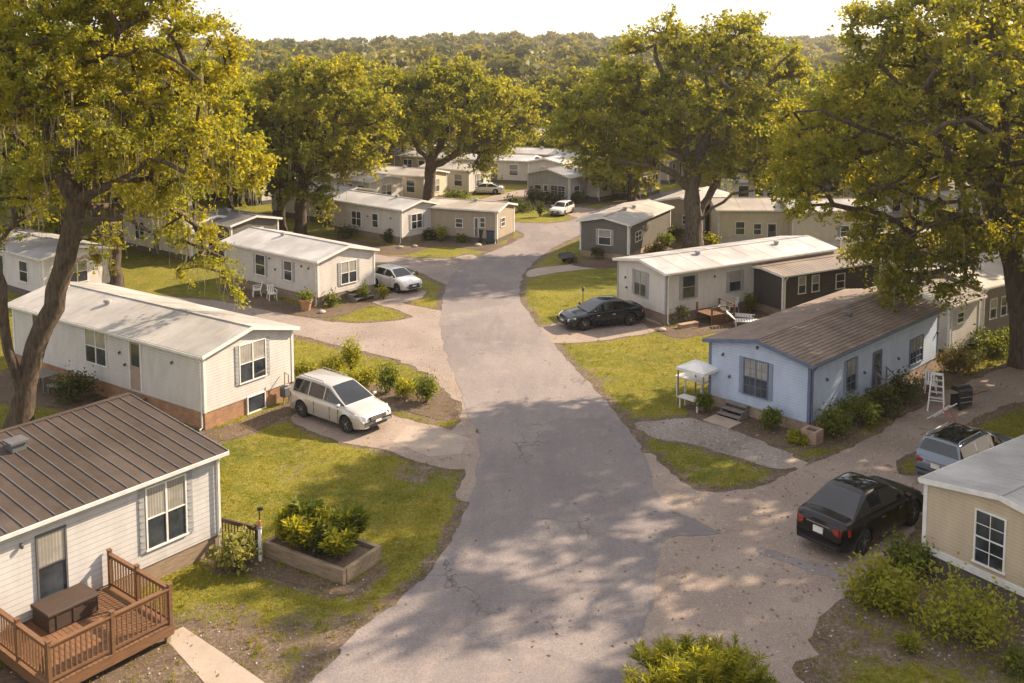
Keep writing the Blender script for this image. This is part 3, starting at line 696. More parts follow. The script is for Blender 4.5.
far('tiny white home at the left of the far road end', (497, 168.5), 70, 4.2, 8, -1, WHITE_S, R_WHITE)
far('tiny cream home right of the far road end', (590, 170), 130, 4.2, 8, 1, CREAM_S, R_WHITE)
far('far white home under the trees at the left, third row', (160, 214), 50, 4.2, 10, -1, WHITE_S, R_WHITE2)
far('far home in the trees at the far left, fourth row', (60, 208), 50, 4.2, 10, -1, TAN_S, R_WHITE)
far('far white home behind the wide mossy oak', (262, 205), 50, 4.2, 9, -1, WHITE_S, R_WHITE)
far('far white home behind the right hand trees, near the picture edge', (960, 232), 118, 4.2, 9, 1, WHITE_S, R_WHITE)
far('tiny blue grey home farthest away under the centre trees', (533, 157), 66, 4.2, 7, -1, GREY_S, R_WHITE)
for px_, g_, L_, s_, wm, rm, lb in [((508, 160), 64, 7, -1, WHITE_S, R_WHITE, 'distant white home, third up the road on the left side'), ((472, 161), 60, 8, -1, CREAM_S, R_WHITE, 'distant cream home deep behind the forked oak crown'), ((566, 160), 120, 7, 1, WHITE_S, R_TAN, 'distant white home by the right side of the far road end'), ((612, 163), 140, 8, 1, GREY_S, R_WHITE, 'distant grey home under the tall oak left branches'), ((640, 168), 140, 8, 1, WHITE_S, R_WHITE2, 'distant white home beyond the small road bend oak'),
    ((430, 168), 58, 8, -1, WHITE_S, R_WHITE, 'distant white home left of the forked oak, fourth row'), ((545, 151), 70, 7, -1, WHITE_S, R_WHITE, 'hindmost white roof at the very end of the road'), ((520, 150), 66, 7, -1, TAN_S, R_WHITE, 'hindmost tan home left of the road end'), ((395, 174), 55, 8, -1, CREAM_S, R_WHITE, 'distant cream home between the two left oaks'), ((582, 154), 125, 7, 1, TAN_S, R_WHITE, 'hindmost home right of the road end'), ((690, 170), 140, 8, 1, WHITE_S, R_WHITE, 'distant white home beyond the tall oak trunk')]:
    far(lb, px_, g_, 4.2, L_, s_, wm, rm, h=2.8)
far('far tan home between the centre oak and the tiny homes', (450, 181), 62, 4.2, 8, -1, TAN_S, R_WHITE)
# ================================================================ TREES
LEAF_GOLD = leaf((.190, .220, .026), (.390, .360, .040), .55, scale=.45)
LEAF_OLIVE = leaf((.155, .190, .026), (.320, .310, .040), .54, scale=.4)
LEAF_DEEP = leaf((.075, .100, .018), (.150, .155, .022), .45, scale=.35)
LEAF_FAR = leaf((.085, .105, .030), (.230, .215, .045), .40, scale=.035)
BARK = bark(); BARK2 = bark((.12, .095, .075))
def m_moss():
    t = NT('hanging_moss'); d = t.bsdf(t.mix(t.ramp(t.noise(t.pos(), 1.5, 3), [(.4, 0), (.6, 1)]), (.24, .22, .13), (.40, .36, .22)), .9, out=False)
    tr = t.n('ShaderNodeBsdfTranslucent'); tr.inputs[0].default_value = (.34, .30, .15, 1); mx = t.n('ShaderNodeMixShader'); mx.inputs[0].default_value = .4
    t.l(d, mx.inputs[1]); t.l(tr.outputs[0], mx.inputs[2]); t.l(mx.outputs[0], t.out.inputs[0]); return t.m
MOSS = m_moss()
def leaf_quads(C, size, rng, up=.6, elong=1.5):
    n = len(C); N = rng.normal(size=(n, 3)); N[:, 2] += up; N /= np.linalg.norm(N, axis=1)[:, None]
    A = rng.normal(size=(n, 3)); A -= N*(A*N).sum(1)[:, None]; A /= np.linalg.norm(A, axis=1)[:, None]; B = np.cross(N, A)
    s = (size*rng.uniform(.6, 1.35, n))[:, None] if not np.isscalar(size) else size*rng.uniform(.6, 1.35, (n, 1))
    A = A*s*elong*.5; B = B*s*.42
    k = rng.uniform(-.25, .25, (n, 1))*s
    return np.stack([C-A, C-B*1.0+N*k, C+A, C+B-N*k*.5], 1).astype(np.float32)
class Skel:
    def __init__(s): s.p = []; s.par = []; s.n0 = 0
    def add(s, p, par): s.p.append(np.array(p, float)); s.par.append(par); return len(s.p)-1
    def limb(s, pts, par=-1, step=.7, wob=.10, rng=None):
        pts = [np.array(p, float) for p in pts]; last = par
        if par < 0: last = s.add(pts[0], -1)
        prev = s.p[last]
        for q in pts[1:] if par < 0 else pts:
            L = np.linalg.norm(q-prev); k = max(1, int(L/step)); a = prev.copy()
            for i in range(1, k+1):
                pt = a+(q-a)*i/k+(rng.normal(size=3)*wob if i < k else 0)
                last = s.add(pt, last)
            prev = q
        return last
    def attach(s, q, rng, step=.8, sag=.25, wob=.12):
        A = np.array(s.p); d = A-q; dist = np.sqrt((d**2).sum(1))
        dist = dist+np.where(A[:, 2] > q[2]+.5, 1.2, 0)+.15*np.maximum(0, 3-A[:, 2])*4
        i = int(dist.argmin()); L = np.linalg.norm(s.p[i]-q)
        if L < .25: return i
        a = s.p[i].copy(); k = max(1, int(L/step)); last = i
        for j in range(1, k+1):
            f = j/k; pt = a+(q-a)*f; pt[2] += sag*L*.5*math.sin(PI*f); pt += rng.normal(size=3)*wob*(1 if j < k else 0)
            last = s.add(pt, last)
        return last
    def mesh(s, r_tip=.022, r_base=.5, power=.43, n=8):
        N = len(s.p); cnt = np.zeros(N); kids = [[] for _ in range(N)]
        for i in range(N-1, -1, -1):
            if cnt[i] == 0: cnt[i] = 1
            if s.par[i] >= 0: cnt[s.par[i]] += cnt[i]; kids[s.par[i]].append(i)
        mx = cnt.max(); rad = r_tip+(r_base-r_tip)*(cnt/mx)**power
        mb = MB()
        stack = [(i, None) for i in range(N) if s.par[i] < 0]
        while stack:
            i, frm = stack.pop(); ch = [i] if frm is None else [frm, i]
            while kids[ch[-1]]:
                ks = sorted(kids[ch[-1]], key=lambda k: -cnt[k])
                for k in ks[1:]: stack.append((k, ch[-1]))
                ch.append(ks[0])
            if len(ch) < 2: continue
            rr = [rad[c] for c in ch]
            if frm is not None: rr[0] = min(rad[frm], rr[1]*1.35)
            pts = [s.p[c] for c in ch]
            if frm is None:
                rr[0] *= 1.35; rr = rr[:1]+[rr[1]*1.08]+rr[2:]
            mb.tube(pts, rr, n if rr[min(1, len(rr)-1)] > .12 else (5 if rr[min(1, len(rr)-1)] > .05 else 3), cap=False)
        return mb
def moss_strands(anchors, rng, lo, hi, wd, per=5):
    out = []
    for q in anchors:
        for _ in range(per):
            L = rng.uniform(lo, hi)*rng.uniform(.4, 1); c = q+rng.normal(size=3)*[.28, .28, .1]; w0 = wd*rng.uniform(.5, 1.2); a = rng.uniform(0, PI)
            u = np.array([math.cos(a), math.sin(a), 0]); k = max(2, int(L/.35)); pr = c.copy(); wp = w0*.6
            for j in range(1, k+1):
                nx_ = c+np.array([0, 0, -L*j/k])+rng.normal(size=3)*[.05, .05, 0]; wn = w0*(1-.85*j/k)*rng.uniform(.6, 1.3)
                out.append([pr-u*wp, pr+u*wp, nx_+u*wn, nx_-u*wn]); pr = nx_; wp = wn
    return np.array(out)
def tree(name, label, base, limbs, lobes, mat, bark_m, n_tw, n_lf, lsz, r_base, seed, clus=.75, moss=None, group=None, cat='tree', step=.8, flat=.62):
    """limbs: list of lists of world points; the first of a later limb is joined to the nearest point already there. lobes: (centre, radius)."""
    rng = np.random.default_rng(seed); B = np.array([base[0], base[1], 0.])
    root = thing(name, label, cat, (base[0], base[1], 0), 0, group)
    sk = Skel(); sk.limb([np.array(q)-B for q in limbs[0]], -1, .7, .05, rng)
    for lm in limbs[1:]:
        q0 = np.array(lm[0])-B; i = int(((np.array(sk.p)-q0)**2).sum(1).argmin()); sk.limb([np.array(q)-B for q in lm[1:]], i, .7, .10, rng)
    vol = np.array([r**2.2 for _, r in lobes]); vol = vol/vol.sum(); tw = []
    for k in rng.choice(len(lobes), n_tw, p=vol):
        c, r = lobes[k]; d = rng.normal(size=3); d /= np.linalg.norm(d); rr = r*rng.uniform(.25, 1.05)**.55
        q = np.array(c)-B+d*rr*[1, 1, .82]; q[2] = max(q[2], 1.6); tw.append(q)
    root_p = np.array(sk.p).mean(0); tw.sort(key=lambda q: np.linalg.norm(q-root_p))
    ends = []
    for q in tw: sk.attach(q, rng, step); ends.append(q)
    tm = sk.mesh(r_base=r_base); tm.build('trunk', bark_m, root, smooth=60)
    E_ = np.array(ends); n = len(E_)*n_lf
    # leaves in flattened sprays round each twig end, some strung back along the twig
    idx = np.repeat(np.arange(len(E_)), n_lf); ns_ = 6; out_ = E_-root_p; out_ /= np.linalg.norm(out_, axis=1)[:, None]+1e-6
    sd_ = rng.normal(size=(len(E_)*ns_, 3))*[1, 1, .55]+np.repeat(out_, ns_, 0)*.8; sd_ /= np.linalg.norm(sd_, axis=1)[:, None]; sl_ = clus*rng.uniform(.7, 1.9, len(sd_))
    which = idx*ns_+rng.integers(0, ns_, n); u_ = rng.uniform(0, 1, n)**.8
    C = E_[idx]+sd_[which]*(sl_[which]*u_)[:, None]+rng.normal(size=(n, 3))*clus*(.10+.10*u_[:, None])
    C[:, 2] -= .28*clus*u_**2
    keep = rng.uniform(size=n) < (.55+.45*rng.uniform(size=len(E_)))[idx]; C = C[keep]
    npmesh('crown', leaf_quads(C, lsz, rng), 4, mat, root)
    if moss:
        k, lo, hi, wd = moss; low = E_[np.argsort(E_[:, 2]+rng.normal(size=len(E_))*1.5)[:k]]
        tag(npmesh('hanging_moss', moss_strands(low, rng, lo, hi, wd).reshape(-1, 3), 4, MOSS, root), kind='stuff')
    return root
def hero(name, label, base_px, limbs_px, lobes_px, seed, mat, n_tw, n_lf, lsz, r_base, depth=None, spread=.75, **kw):
    """limbs and lobes measured on the photograph: (px, py, metres nearer/farther than the trunk)."""
    bx, by = P(*base_px); scl = by/F_PX; rng = random.Random(seed)
    limbs = [[PD(q[0], q[1], by+(q[2] if len(q) > 2 else 0)) for q in lm] for lm in limbs_px]
    limbs[0][0] = Vector((bx, by, 0)); lobes = []
    for q in lobes_px:
        px_, py_, r = q[:3]; off = q[3] if len(q) > 3 else 0; rm = r*scl*1.0
        lobes.append((PD(px_, py_, by+off), rm))
        if len(q) <= 3:
            for k in (-1, 1):
                dd = k*rm*spread*rng.uniform(.7, 1.25); lobes.append((PD(px_, py_, by+dd), rm*rng.uniform(.72, .92)))
    return tree(name, label, (bx, by), limbs, lobes, mat, kw.pop('bark_m', BARK), n_tw, n_lf, lsz, r_base, seed, **kw)

hero('oak_tree', 'huge mossy oak leaning in at the left edge, dark bent trunk before the white home', (18, 428),
     [[(18, 428), (26, 385), (44, 325, .2), (63, 270, .3), (73, 225, .2), (77, 200)],
      [(77, 203), (98, 190, -1), (118, 182, -1.5), (136, 172, -2), (150, 159, -2.3), (166, 162, -2.5), (185, 173, -2.6)],
      [(77, 200), (60, 172), (50, 138, .5), (50, 100, .5), (56, 64, 0), (84, 60, -1), (108, 52, -1.5), (120, 30, -2), (152, 12, -2)],
      [(56, 64), (44, 40, 0), (30, 18, 1), (20, -30, 1)], [(73, 222), (100, 219, -1), (129, 219, -2), (150, 232, -2.5)],
      [(18, 410), (8, 350, -.8), (2, 285, -1), (-8, 215, -1), (-22, 120, 0), (-10, 50, 0)], [(108, 52), (140, 48, -2.5), (175, 60, -3), (200, 80, -3)],
      [(77, 200), (100, 150, 2), (140, 110, 3), (180, 90, 3)], [(77, 200), (120, 205, 2), (165, 205, 3.5), (195, 225, 4.5), (205, 250, 4.8)]],
     [(40, 55, 88), (140, 22, 70), (100, 118, 88), (180, 108, 62), (206, 52, 34), (215, 145, 48), (236, 172, 28), (185, 212, 40, 4.5), (203, 258, 34, 4.8), (186, 236, 34, 4.5), (168, 262, 22, 4.8), (222, 240, 24, 5), (215, 278, 20, 5), (150, 190, 40, 4), (20, 215, 42, 2), (70, -30, 90), (-50, 120, 80), (-40, 20, 90), (150, 170, 50), (225, 110, 22, -1), (145, -30, 60), (215, 15, 26, -1), (60, 160, 60, 2), (55, 285, 11, -3), (85, 300, 8, -3), (100, 235, 30, 3)],
     3, LEAF_GOLD, 700, 270, .112, .46, clus=.62, moss=(260, .6, 2.2, .034), spread=.8, step=.7)
hero('oak_tree', 'broad oak at the right edge reaching a long dark limb leftwards over the homes', (1022, 366),
     [[(1022, 366), (1020, 320), (1016, 285), (1009, 248), (998, 213), (991, 187)],
      [(991, 187), (969, 164, -.5), (940, 148, -1), (909, 141, -1.5), (855, 126, -2), (821, 110, -2.5), (795, 112, -2.5)],
      [(991, 187), (1000, 165), (1004, 140), (1005, 103), (990, 70, .5), (975, 38, 1), (960, 0, 1)], [(1005, 103), (1024, 80), (1050, 50), (1070, 20)],
      [(1005, 236), (981, 221, -1), (954, 217, -2), (928, 226, -3), (905, 240, -3.5)], [(1004, 150), (970, 120, -1), (930, 90, -2), (900, 84, -2)],
      [(940, 148, -1), (900, 180, -2), (860, 195, -3)], [(1005, 230), (1040, 200, 1), (1080, 170, 1)], [(975, 60, 1), (930, 40, 1), (880, 25, 1)]],
     [(818, 135, 42), (792, 165, 22), (805, 190, 24), (850, 95, 40), (880, 50, 42), (925, 20, 50), (915, 100, 58), (970, 60, 62), (1020, 40, 70), (945, 165, 52), (880, 175, 40), (880, 235, 30), (940, 235, 42), (905, 280, 24, -1), (955, 275, 22, -1), (870, 205, 25), (1050, 160, 70), (1085, 60, 85), (985, -30, 75), (1080, 250, 50), (835, 205, 16, -1), (848, 222, 11, -1), (1000, 230, 34), (862, 22, 16), (1000, 62, 48, -9), (950, 30, 40, -7), (1045, 120, 50, -10), (1020, 0, 50, -8), (930, 120, 36, -5), (900, 268, 24, -1), (938, 262, 28, -1), (975, 245, 30, -1), (915, 290, 16, -1.5), (890, 290, 14, -1.5), (955, 290, 15, -1.5), (870, 250, 18, -1), (860, 240, 15, -2)],
     5, leaf((.165, .195, .026), (.345, .325, .038), .55, scale=.45), 860, 205, .140, .52, clus=.72, moss=(130, .5, 1.6, .032), spread=.85)
hero('oak_tree', 'tall spreading oak in the right middle, rising behind the long white roof', (694, 249),
     [[(694, 249), (694, 225), (692, 190)], [(692, 190), (682, 133), (669, 95), (660, 68), (655, 45)], [(694, 200), (700, 152), (707, 125), (722, 90), (733, 55)],
      [(703, 232), (712, 190, 1), (723, 160, 1.5), (745, 120, 2), (765, 90, 2)], [(704, 228), (712, 208), (732, 194, -1), (757, 190, -2)], [(692, 190), (669, 171, -1), (647, 165, -2), (620, 160, -2)],
      [(682, 133), (650, 112, 1), (615, 105, 1), (585, 110, 1)], [(690, 165), (675, 155, -2), (650, 140, -4)], [(707, 125), (745, 105, -2), (775, 80, -2)]],
     [(592, 112, 38), (566, 140, 20), (575, 100, 20), (622, 88, 36), (640, 45, 22), (690, 48, 36), (735, 42, 34), (775, 62, 30), (795, 70, 14), (650, 128, 38), (740, 118, 44), (700, 92, 48), (772, 125, 30), (610, 158, 20), (765, 165, 24), (712, 150, 30), (640, 160, 20), (586, 158, 14), (735, 178, 16), (665, 28, 16), (748, 26, 14), (785, 165, 14)],
     8, LEAF_OLIVE, 520, 165, .195, .70, clus=.85, moss=(110, .8, 2.6, .035), bark_m=BARK2)
hero('oak_tree', 'round crowned oak in the centre left distance with a clear forked trunk', (428, 206),
     [[(428, 206), (429, 190), (431, 165)], [(431, 168), (415, 142), (402, 122), (390, 105)], [(431, 165), (442, 163, 0), (460, 150, -1), (478, 144, -2), (497, 143, -2)],
      [(431, 160), (428, 120), (422, 88)], [(436, 160), (455, 120, 1), (470, 95, 1)], [(478, 144), (505, 130, -1), (525, 120, -1)]],
     [(442, 92, 30), (404, 98, 28), (480, 92, 30), (515, 106, 24), (462, 76, 16), (415, 128, 24), (500, 136, 22), (452, 124, 34), (530, 128, 12), (508, 163, 10, 0), (392, 82, 18), (430, 74, 16), (396, 128, 14), (482, 160, 12)],
     12, LEAF_OLIVE, 310, 165, .215, .56, clus=1.0, moss=(80, 1., 3., .04))
hero('oak_tree', 'wide oak left of centre with moss curtains, between the two white homes', (300, 236),
     [[(300, 236), (301, 215), (303, 195), (304, 180)], [(304, 185), (320, 150), (335, 120), (345, 90)], [(303, 182), (285, 150), (270, 120), (262, 95)], [(304, 180), (335, 168, -1), (365, 155, -2), (385, 145, -2)], [(303, 190), (275, 172, 1), (248, 160, 1), (230, 140, 1)]],
     [(330, 92, 34), (285, 100, 36), (250, 100, 30), (368, 108, 26), (312, 140, 40), (352, 155, 24), (382, 134, 14), (262, 150, 34), (235, 128, 24), (302, 182, 22, -1), (322, 196, 14, -2), (345, 72, 16), (310, 70, 18), (388, 100, 10), (333, 215, 9, -2), (225, 95, 16)],
     14, leaf((.165, .195, .026), (.340, .320, .040), .54, scale=.4), 460, 155, .21, .48, clus=.9, moss=(150, 1., 3.2, .035))
hero('oak_tree', 'slim dark trunked oak just left of the mossy wide one', (284, 236),
     [[(284, 236), (281, 215), (282, 190), (270, 160)], [(281, 205), (292, 175), (296, 150)]],
     [(270, 150, 24), (296, 150, 20), (250, 172, 18), (282, 182, 14)], 15, LEAF_DEEP, 110, 80, .29, .36, clus=.9, moss=(30, 1., 2.6, .035))
hero('oak_tree', 'grey trunked mossy tree behind the big left oak, beyond the white home', (115, 287),
     [[(115, 287), (114, 255), (116, 225), (112, 195)], [(114, 250), (104, 232), (95, 215), (85, 195)], [(114, 215), (135, 190), (150, 165)]],
     [(112, 165, 46), (68, 178, 38), (150, 168, 36), (30, 180, 38), (180, 190, 22), (100, 120, 40), (50, 120, 40)], 17, LEAF_OLIVE, 330, 105, .23, .5, clus=.8, moss=(120, .8, 2.8, .03))
hero('oak_tree', 'smaller oak in the far centre standing by the road bend', (632, 201),
     [[(632, 201), (632, 188), (631, 172), (628, 160)], [(631, 175), (645, 160), (655, 150)]],
     [(615, 176, 15), (630, 160, 20), (652, 152, 20), (598, 172, 10), (640, 178, 10, 0), (605, 158, 14)], 19, LEAF_OLIVE, 130, 70, .34, .4, clus=.95, moss=(30, 1., 2., .04))

# trees off to the right of the frame: the photograph shows only their long shadows
def generic(seed, hgt, rad, mat, ntw, nlf, lsz, rb=.4, clus=.95, moss=None, label='', base=(0, 0), group=None, name='oak_tree'):
    rng = random.Random(seed); B = Vector((base[0], base[1], 0)); top = hgt*.45
    limbs = [[B, B+Vector((rng.uniform(-.3, .3), rng.uniform(-.3, .3), top*.6)), B+Vector((rng.uniform(-.6, .6), rng.uniform(-.6, .6), top))]]
    nl = 5; lobes = [(B+Vector((0, 0, hgt*.70)), rad*.62)]
    for k in range(nl):
        a = 2*PI*k/nl+rng.uniform(-.5, .5); rr = rad*rng.uniform(.45, .68); z = hgt*rng.uniform(.48, .78)
        e = B+Vector((math.cos(a)*rr, math.sin(a)*rr, z)); limbs.append([limbs[0][-1], (limbs[0][-1]+e)/2+Vector((0, 0, .4)), e])
        lobes.append((e, rad*rng.uniform(.38, .52)))
        if k % 2: lobes.append((e+Vector((math.cos(a)*rad*.3, math.sin(a)*rad*.3, -hgt*.12)), rad*.3))
    lobes.append((B+Vector((rng.uniform(-1, 1), rng.uniform(-1, 1), hgt*.86)), rad*.36))
    return tree(name, label, base, limbs, lobes, mat, BARK, ntw, nlf, lsz, rb, seed, clus=clus, moss=moss, group=group)
BG_GROUP = 'trees standing among and behind the far homes'
protos = []
for k, (h_, r_, m_, lf) in enumerate([(13, 7.0, LEAF_OLIVE, 'broad'), (11, 5.6, LEAF_GOLD, 'golden'), (12, 6.2, LEAF_DEEP, 'dark green'), (9, 4.6, LEAF_OLIVE, 'low')]):
    protos.append([generic(40+k, h_, r_, m_, 190, 75, .42, .34, 1.0, (30, .8, 2.2, .05) if k in (0, 2) else None, 'x', (0, 0), BG_GROUP), False, h_, r_, lf])
WORDS = ['broad', 'golden', 'dark green', 'low round']
BG = [(455,158,0,.8),(490,152,2,.8),(598,158,0,.85),(500,144,1,.9),(575,143,0,.9),(540,141,2,.9),(486,172,3,.8),(600,176,3,.8),(520,166,3,.55),(556,168,3,.5),(340,182,1,.8),  # picture foot x, foot y, kind, size
 (20,262,2,1.2),(60,250,0,1.),(165,246,2,.95),(200,236,0,1.),(150,226,1,1.),(95,222,2,1.1),(30,214,0,1.1),(232,214,2,.85),(215,200,0,1.),(180,196,1,1.1),
 (125,192,2,1.),(70,190,0,1.),(262,192,0,.95),(300,188,2,.9),(370,178,2,.9),(405,176,0,.9),
 (655,170,1,1.),(680,176,2,1.),(715,178,0,.9),(745,188,2,.85),(775,182,1,.9),(805,196,0,.95),
 (835,190,2,1.),(865,200,1,1.),(895,206,0,1.05),(925,214,2,1.05),(960,206,1,1.1),(1000,214,0,1.1),(985,250,2,.9),(1040,232,0,1.1),(785,206,3,.9),(846,216,3,.9),
 (620,156,2,.9),(650,158,0,1.),(700,162,1,.9),(740,164,2,.9),(430,160,0,.9),(390,164,2,.9),(350,166,1,1.),(310,170,0,1.),(270,172,2,1.),(235,176,1,1.),
 (460,156,1,.9),(480,153,0,.9),(800,168,0,1.),(850,172,2,1.),(900,176,1,1.),(940,180,0,1.)]
rngt = random.Random(4)
PLACES = ['behind the left white home', 'beyond the left roofs', 'in the left distance', 'left of the centre oak', 'behind the centre homes', 'at the far end of the road', 'right of the far road', 'behind the tall right oak', 'behind the cream home', 'beyond the right roofs', 'far right beyond the limb']
def near_house(x, y, pad=1.2):
    for hp in HOUSE_POLYS:
        cx = sum(p[0] for p in hp)/4; cy = sum(p[1] for p in hp)/4
        if abs(x-cx) < 5+pad and abs(y-cy) < 4+pad and in_poly(np.array([x]), np.array([y]), hp)[0]: return True
    return False
BGDONE = []
for i, (px_, py_, k, s_) in enumerate(BG):
    x, y = P(px_, py_); t_ = 0
    pr = protos[k]
    if pr[1]: r_ = copy_thing(pr[0])
    else: r_ = pr[0]; pr[1] = True
    r_.location = (x, y, 0); z_ = s_*rngt.uniform(.92, 1.08); r_.scale = (z_*rngt.uniform(.95, 1.1), z_*rngt.uniform(.95, 1.1), z_); r_.rotation_euler = (0, 0, rngt.uniform(0, 6.28))
    row = 'nearest row' if y < 85 else ('second row' if y < 110 else ('third row' if y < 135 else 'back row'))
    BGDONE.append((r_, WORDS[k], px_, y))
bands = [(0, 110, 'far left'), (110, 240, 'left'), (240, 380, 'centre left'), (380, 480, 'near the centre, left of the road'), (480, 580, 'at the road end in the centre'), (580, 690, 'centre right'), (690, 800, 'right'), (800, 900, 'right, over the cream home'), (900, 1100, 'far right')]
for lo, hi, nm in bands:
    for wd in WORDS:
        g_ = sorted([b for b in BGDONE if lo <= b[2] < hi and b[1] == wd], key=lambda b: b[3])
        for j, b in enumerate(g_):
            rank = '' if len(g_) == 1 else (['nearest ', 'second nearest ', 'third nearest ', 'fourth nearest ', 'farthest '][j] if j < len(g_)-1 or len(g_) > 5 else 'farthest ')
            b[0]['label'] = f'{rank}{wd} background tree, {nm} of the view'.replace('of the road of the view', 'of the road').replace('in the centre of the view', 'in the centre').replace('over the cream home of the view', 'over the cream home')
# shading trees to the right, outside the picture
for i, (x, y, k, s_, lb) in enumerate([(28.7, 38.0, 0, 1.12, 'broad oak outside the right edge, beside the gravel drive'), (25.7, 31.3, 2, 1.0, 'dark oak outside the right edge, behind the tan home'), (36, 47, 0, 1.2, 'second oak outside the right edge, farther along the drive'), (24.5, 19.5, 0, .95, 'oak outside the lower right corner, nearest the lens'), (38, 62, 1, 1.1, 'golden tree outside the right edge behind the brown home')]):
    r_ = copy_thing(protos[k][0], lb, 'trees to the right of the view'); r_.location = (x, y, 0); r_.scale = (s_*.95, s_*.95, s_*(1.3 if i == 0 else 1)); r_.rotation_euler = (0, 0, i*1.3)

# ---- the woods: uncountable crowns out to the ridge, one object
rng = np.random.default_rng(77); chunks = []
def crown_cloud(n, rad, hgt, lsz):
    d = rng.normal(size=(n, 3)); d /= np.linalg.norm(d, axis=1)[:, None]; d[:, 2] = np.abs(d[:, 2])*1.0-.25*(rng.uniform(size=n) < .3)
    lob = rng.normal(size=(7, 3)); lob /= np.linalg.norm(lob, axis=1)[:, None]; lob[:, 2] = np.abs(lob[:, 2])
    c = lob[rng.integers(0, 7, n)]*.55; p = c+d*.5*rng.uniform(.7, 1.0, n)[:, None]
    return leaf_quads(p*[rad, rad, hgt*.5]+[0, 0, hgt*.55], lsz, rng, .5, 1.3)
lib_near = [crown_cloud(900, 5.2, 9.5, .75) for _ in range(7)]; lib_far = [crown_cloud(260, 5.6, 9.5, 1.6) for _ in range(7)]
cnt = 0
while cnt < 2300:
    y = 150+620*rng.uniform()**1.25; x = rng.uniform(-1, 1)*(.56*y+20)
    if y < 180 and abs(x-.05*y) < 16: continue
    if y < 165 and abs(x) < 40 and rng.uniform() < .6: continue
    L_ = lib_near[rng.integers(0, 7)] if y < 260 else lib_far[rng.integers(0, 7)]
    s_ = rng.uniform(.6, 1.05)*(1.4 if rng.uniform() < .2 and y > 260 else 1.0)*(.9 if y < 260 else 1.1); a = rng.uniform(0, 6.28); ca, sa = math.cos(a), math.sin(a)
    Q = L_.reshape(-1, 3)*s_; Q = np.stack([Q[:, 0]*ca-Q[:, 1]*sa, Q[:, 0]*sa+Q[:, 1]*ca, Q[:, 2]], -1)
    chunks.append(Q+[x, y, float(hill_z(x, y))]); cnt += 1
for _ in range(420):   # the ridge line itself
    y = rng.uniform(730, 850); x = rng.uniform(-1, 1)*.58*y; Q = lib_far[rng.integers(0, 7)].reshape(-1, 3)*rng.uniform(.8, 1.5)
    chunks.append(Q+[x, y, float(hill_z(x, y))])
tag(npmesh('woods', np.concatenate(chunks), 4, LEAF_FAR), 'wooded ridge of countless crowns fading towards the horizon', 'woodland', kind='stuff')
# ---- haze: one closed box of even air
hb = MB().box((0, 400, 21), (1500, 1000, 48)); ho = hb.build('haze', plain((1, 1, 1), .5)); ho.data.materials.clear()
hm = bpy.data.materials.new('haze'); hm.use_nodes = True; hm.node_tree.nodes.clear(); hn = hm.node_tree
pv = hn.nodes.new('ShaderNodeVolumePrincipled'); pv.inputs['Color'].default_value = (1, .95, .89, 1); pv.inputs['Density'].default_value = .00025; pv.inputs['Anisotropy'].default_value = .6
hout = hn.nodes.new('ShaderNodeOutputMaterial'); hn.links.new(pv.outputs[0], hout.inputs['Volume']); ho.data.materials.append(hm)
ho['kind'] = 'stuff'; ho['label'] = 'thin warm haze lying over the whole valley'; ho['category'] = 'haze'
# ================================================================ VEHICLES
CARGLASS = glass((.010, .012, .014), .06); CHROME = plain((.6, .6, .6), .2, 1.)
LAMPG = plain((.62, .62, .60), .12, 0., 1.); REDG = plain((.26, .022, .012), .2, 0., 1.); AMBER = plain((.5, .16, .03), .2, 0., 1.)
def interp(tab, x):
    if x <= tab[0][0]: return tab[0][1]
    for (a, va), (b, vb) in zip(tab, tab[1:]):
        if x <= b: f = (x-a)/(b-a); f = f*f*(3-2*f)*.35+f*.65; return va+(vb-va)*f
    return tab[-1][1]
SPECS = dict(
 suv=dict(L=4.75, w=.94, wx=(1.42, -1.38), wr=.36, zb=.27, top=[(-2.37, .62), (-2.34, .98), (-2.2, 1.10), (.5, 1.09), (1.05, 1.05), (1.9, .95), (2.25, .82), (2.36, .60)],
          belt=(-2.22, 1.12, 1.08), roof=(-2.02, .18, 1.66), tw=.87, rw=.66, rear=.10),
 van=dict(L=4.75, w=.94, wx=(1.42, -1.38), wr=.36, zb=.27, top=[(-2.37, .60), (-2.35, .95), (-2.24, 1.07), (.5, 1.05), (1.15, 1.03), (1.8, .93), (2.18, .80), (2.33, .64), (2.375, .5)],
          belt=(-2.26, 1.36, 1.05), roof=(-1.90, .20, 1.67), tw=.875, rw=.68, rear=.10),
 sedan=dict(L=4.85, w=.92, wx=(1.45, -1.40), wr=.36, zb=.24, top=[(-2.42, .60), (-2.38, .92), (-2.25, 1.02), (-1.5, 1.03), (.3, .98), (.95, .96), (1.9, .84), (2.28, .70), (2.40, .50)],
            belt=(-1.92, 1.18, 1.02), roof=(-1.02, .22, 1.50), tw=.85, rw=.63, rear=.5),
 hatch=dict(L=4.2, w=.87, wx=(1.25, -1.28), wr=.32, zb=.24, top=[(-2.08, .55), (-2.04, .90), (-1.9, 1.0), (.4, .98), (1.0, .94), (1.7, .82), (2.0, .68), (2.1, .48)],
            belt=(-1.92, 1.05, .97), roof=(-1.5, .22, 1.46), tw=.80, rw=.58, rear=.2))
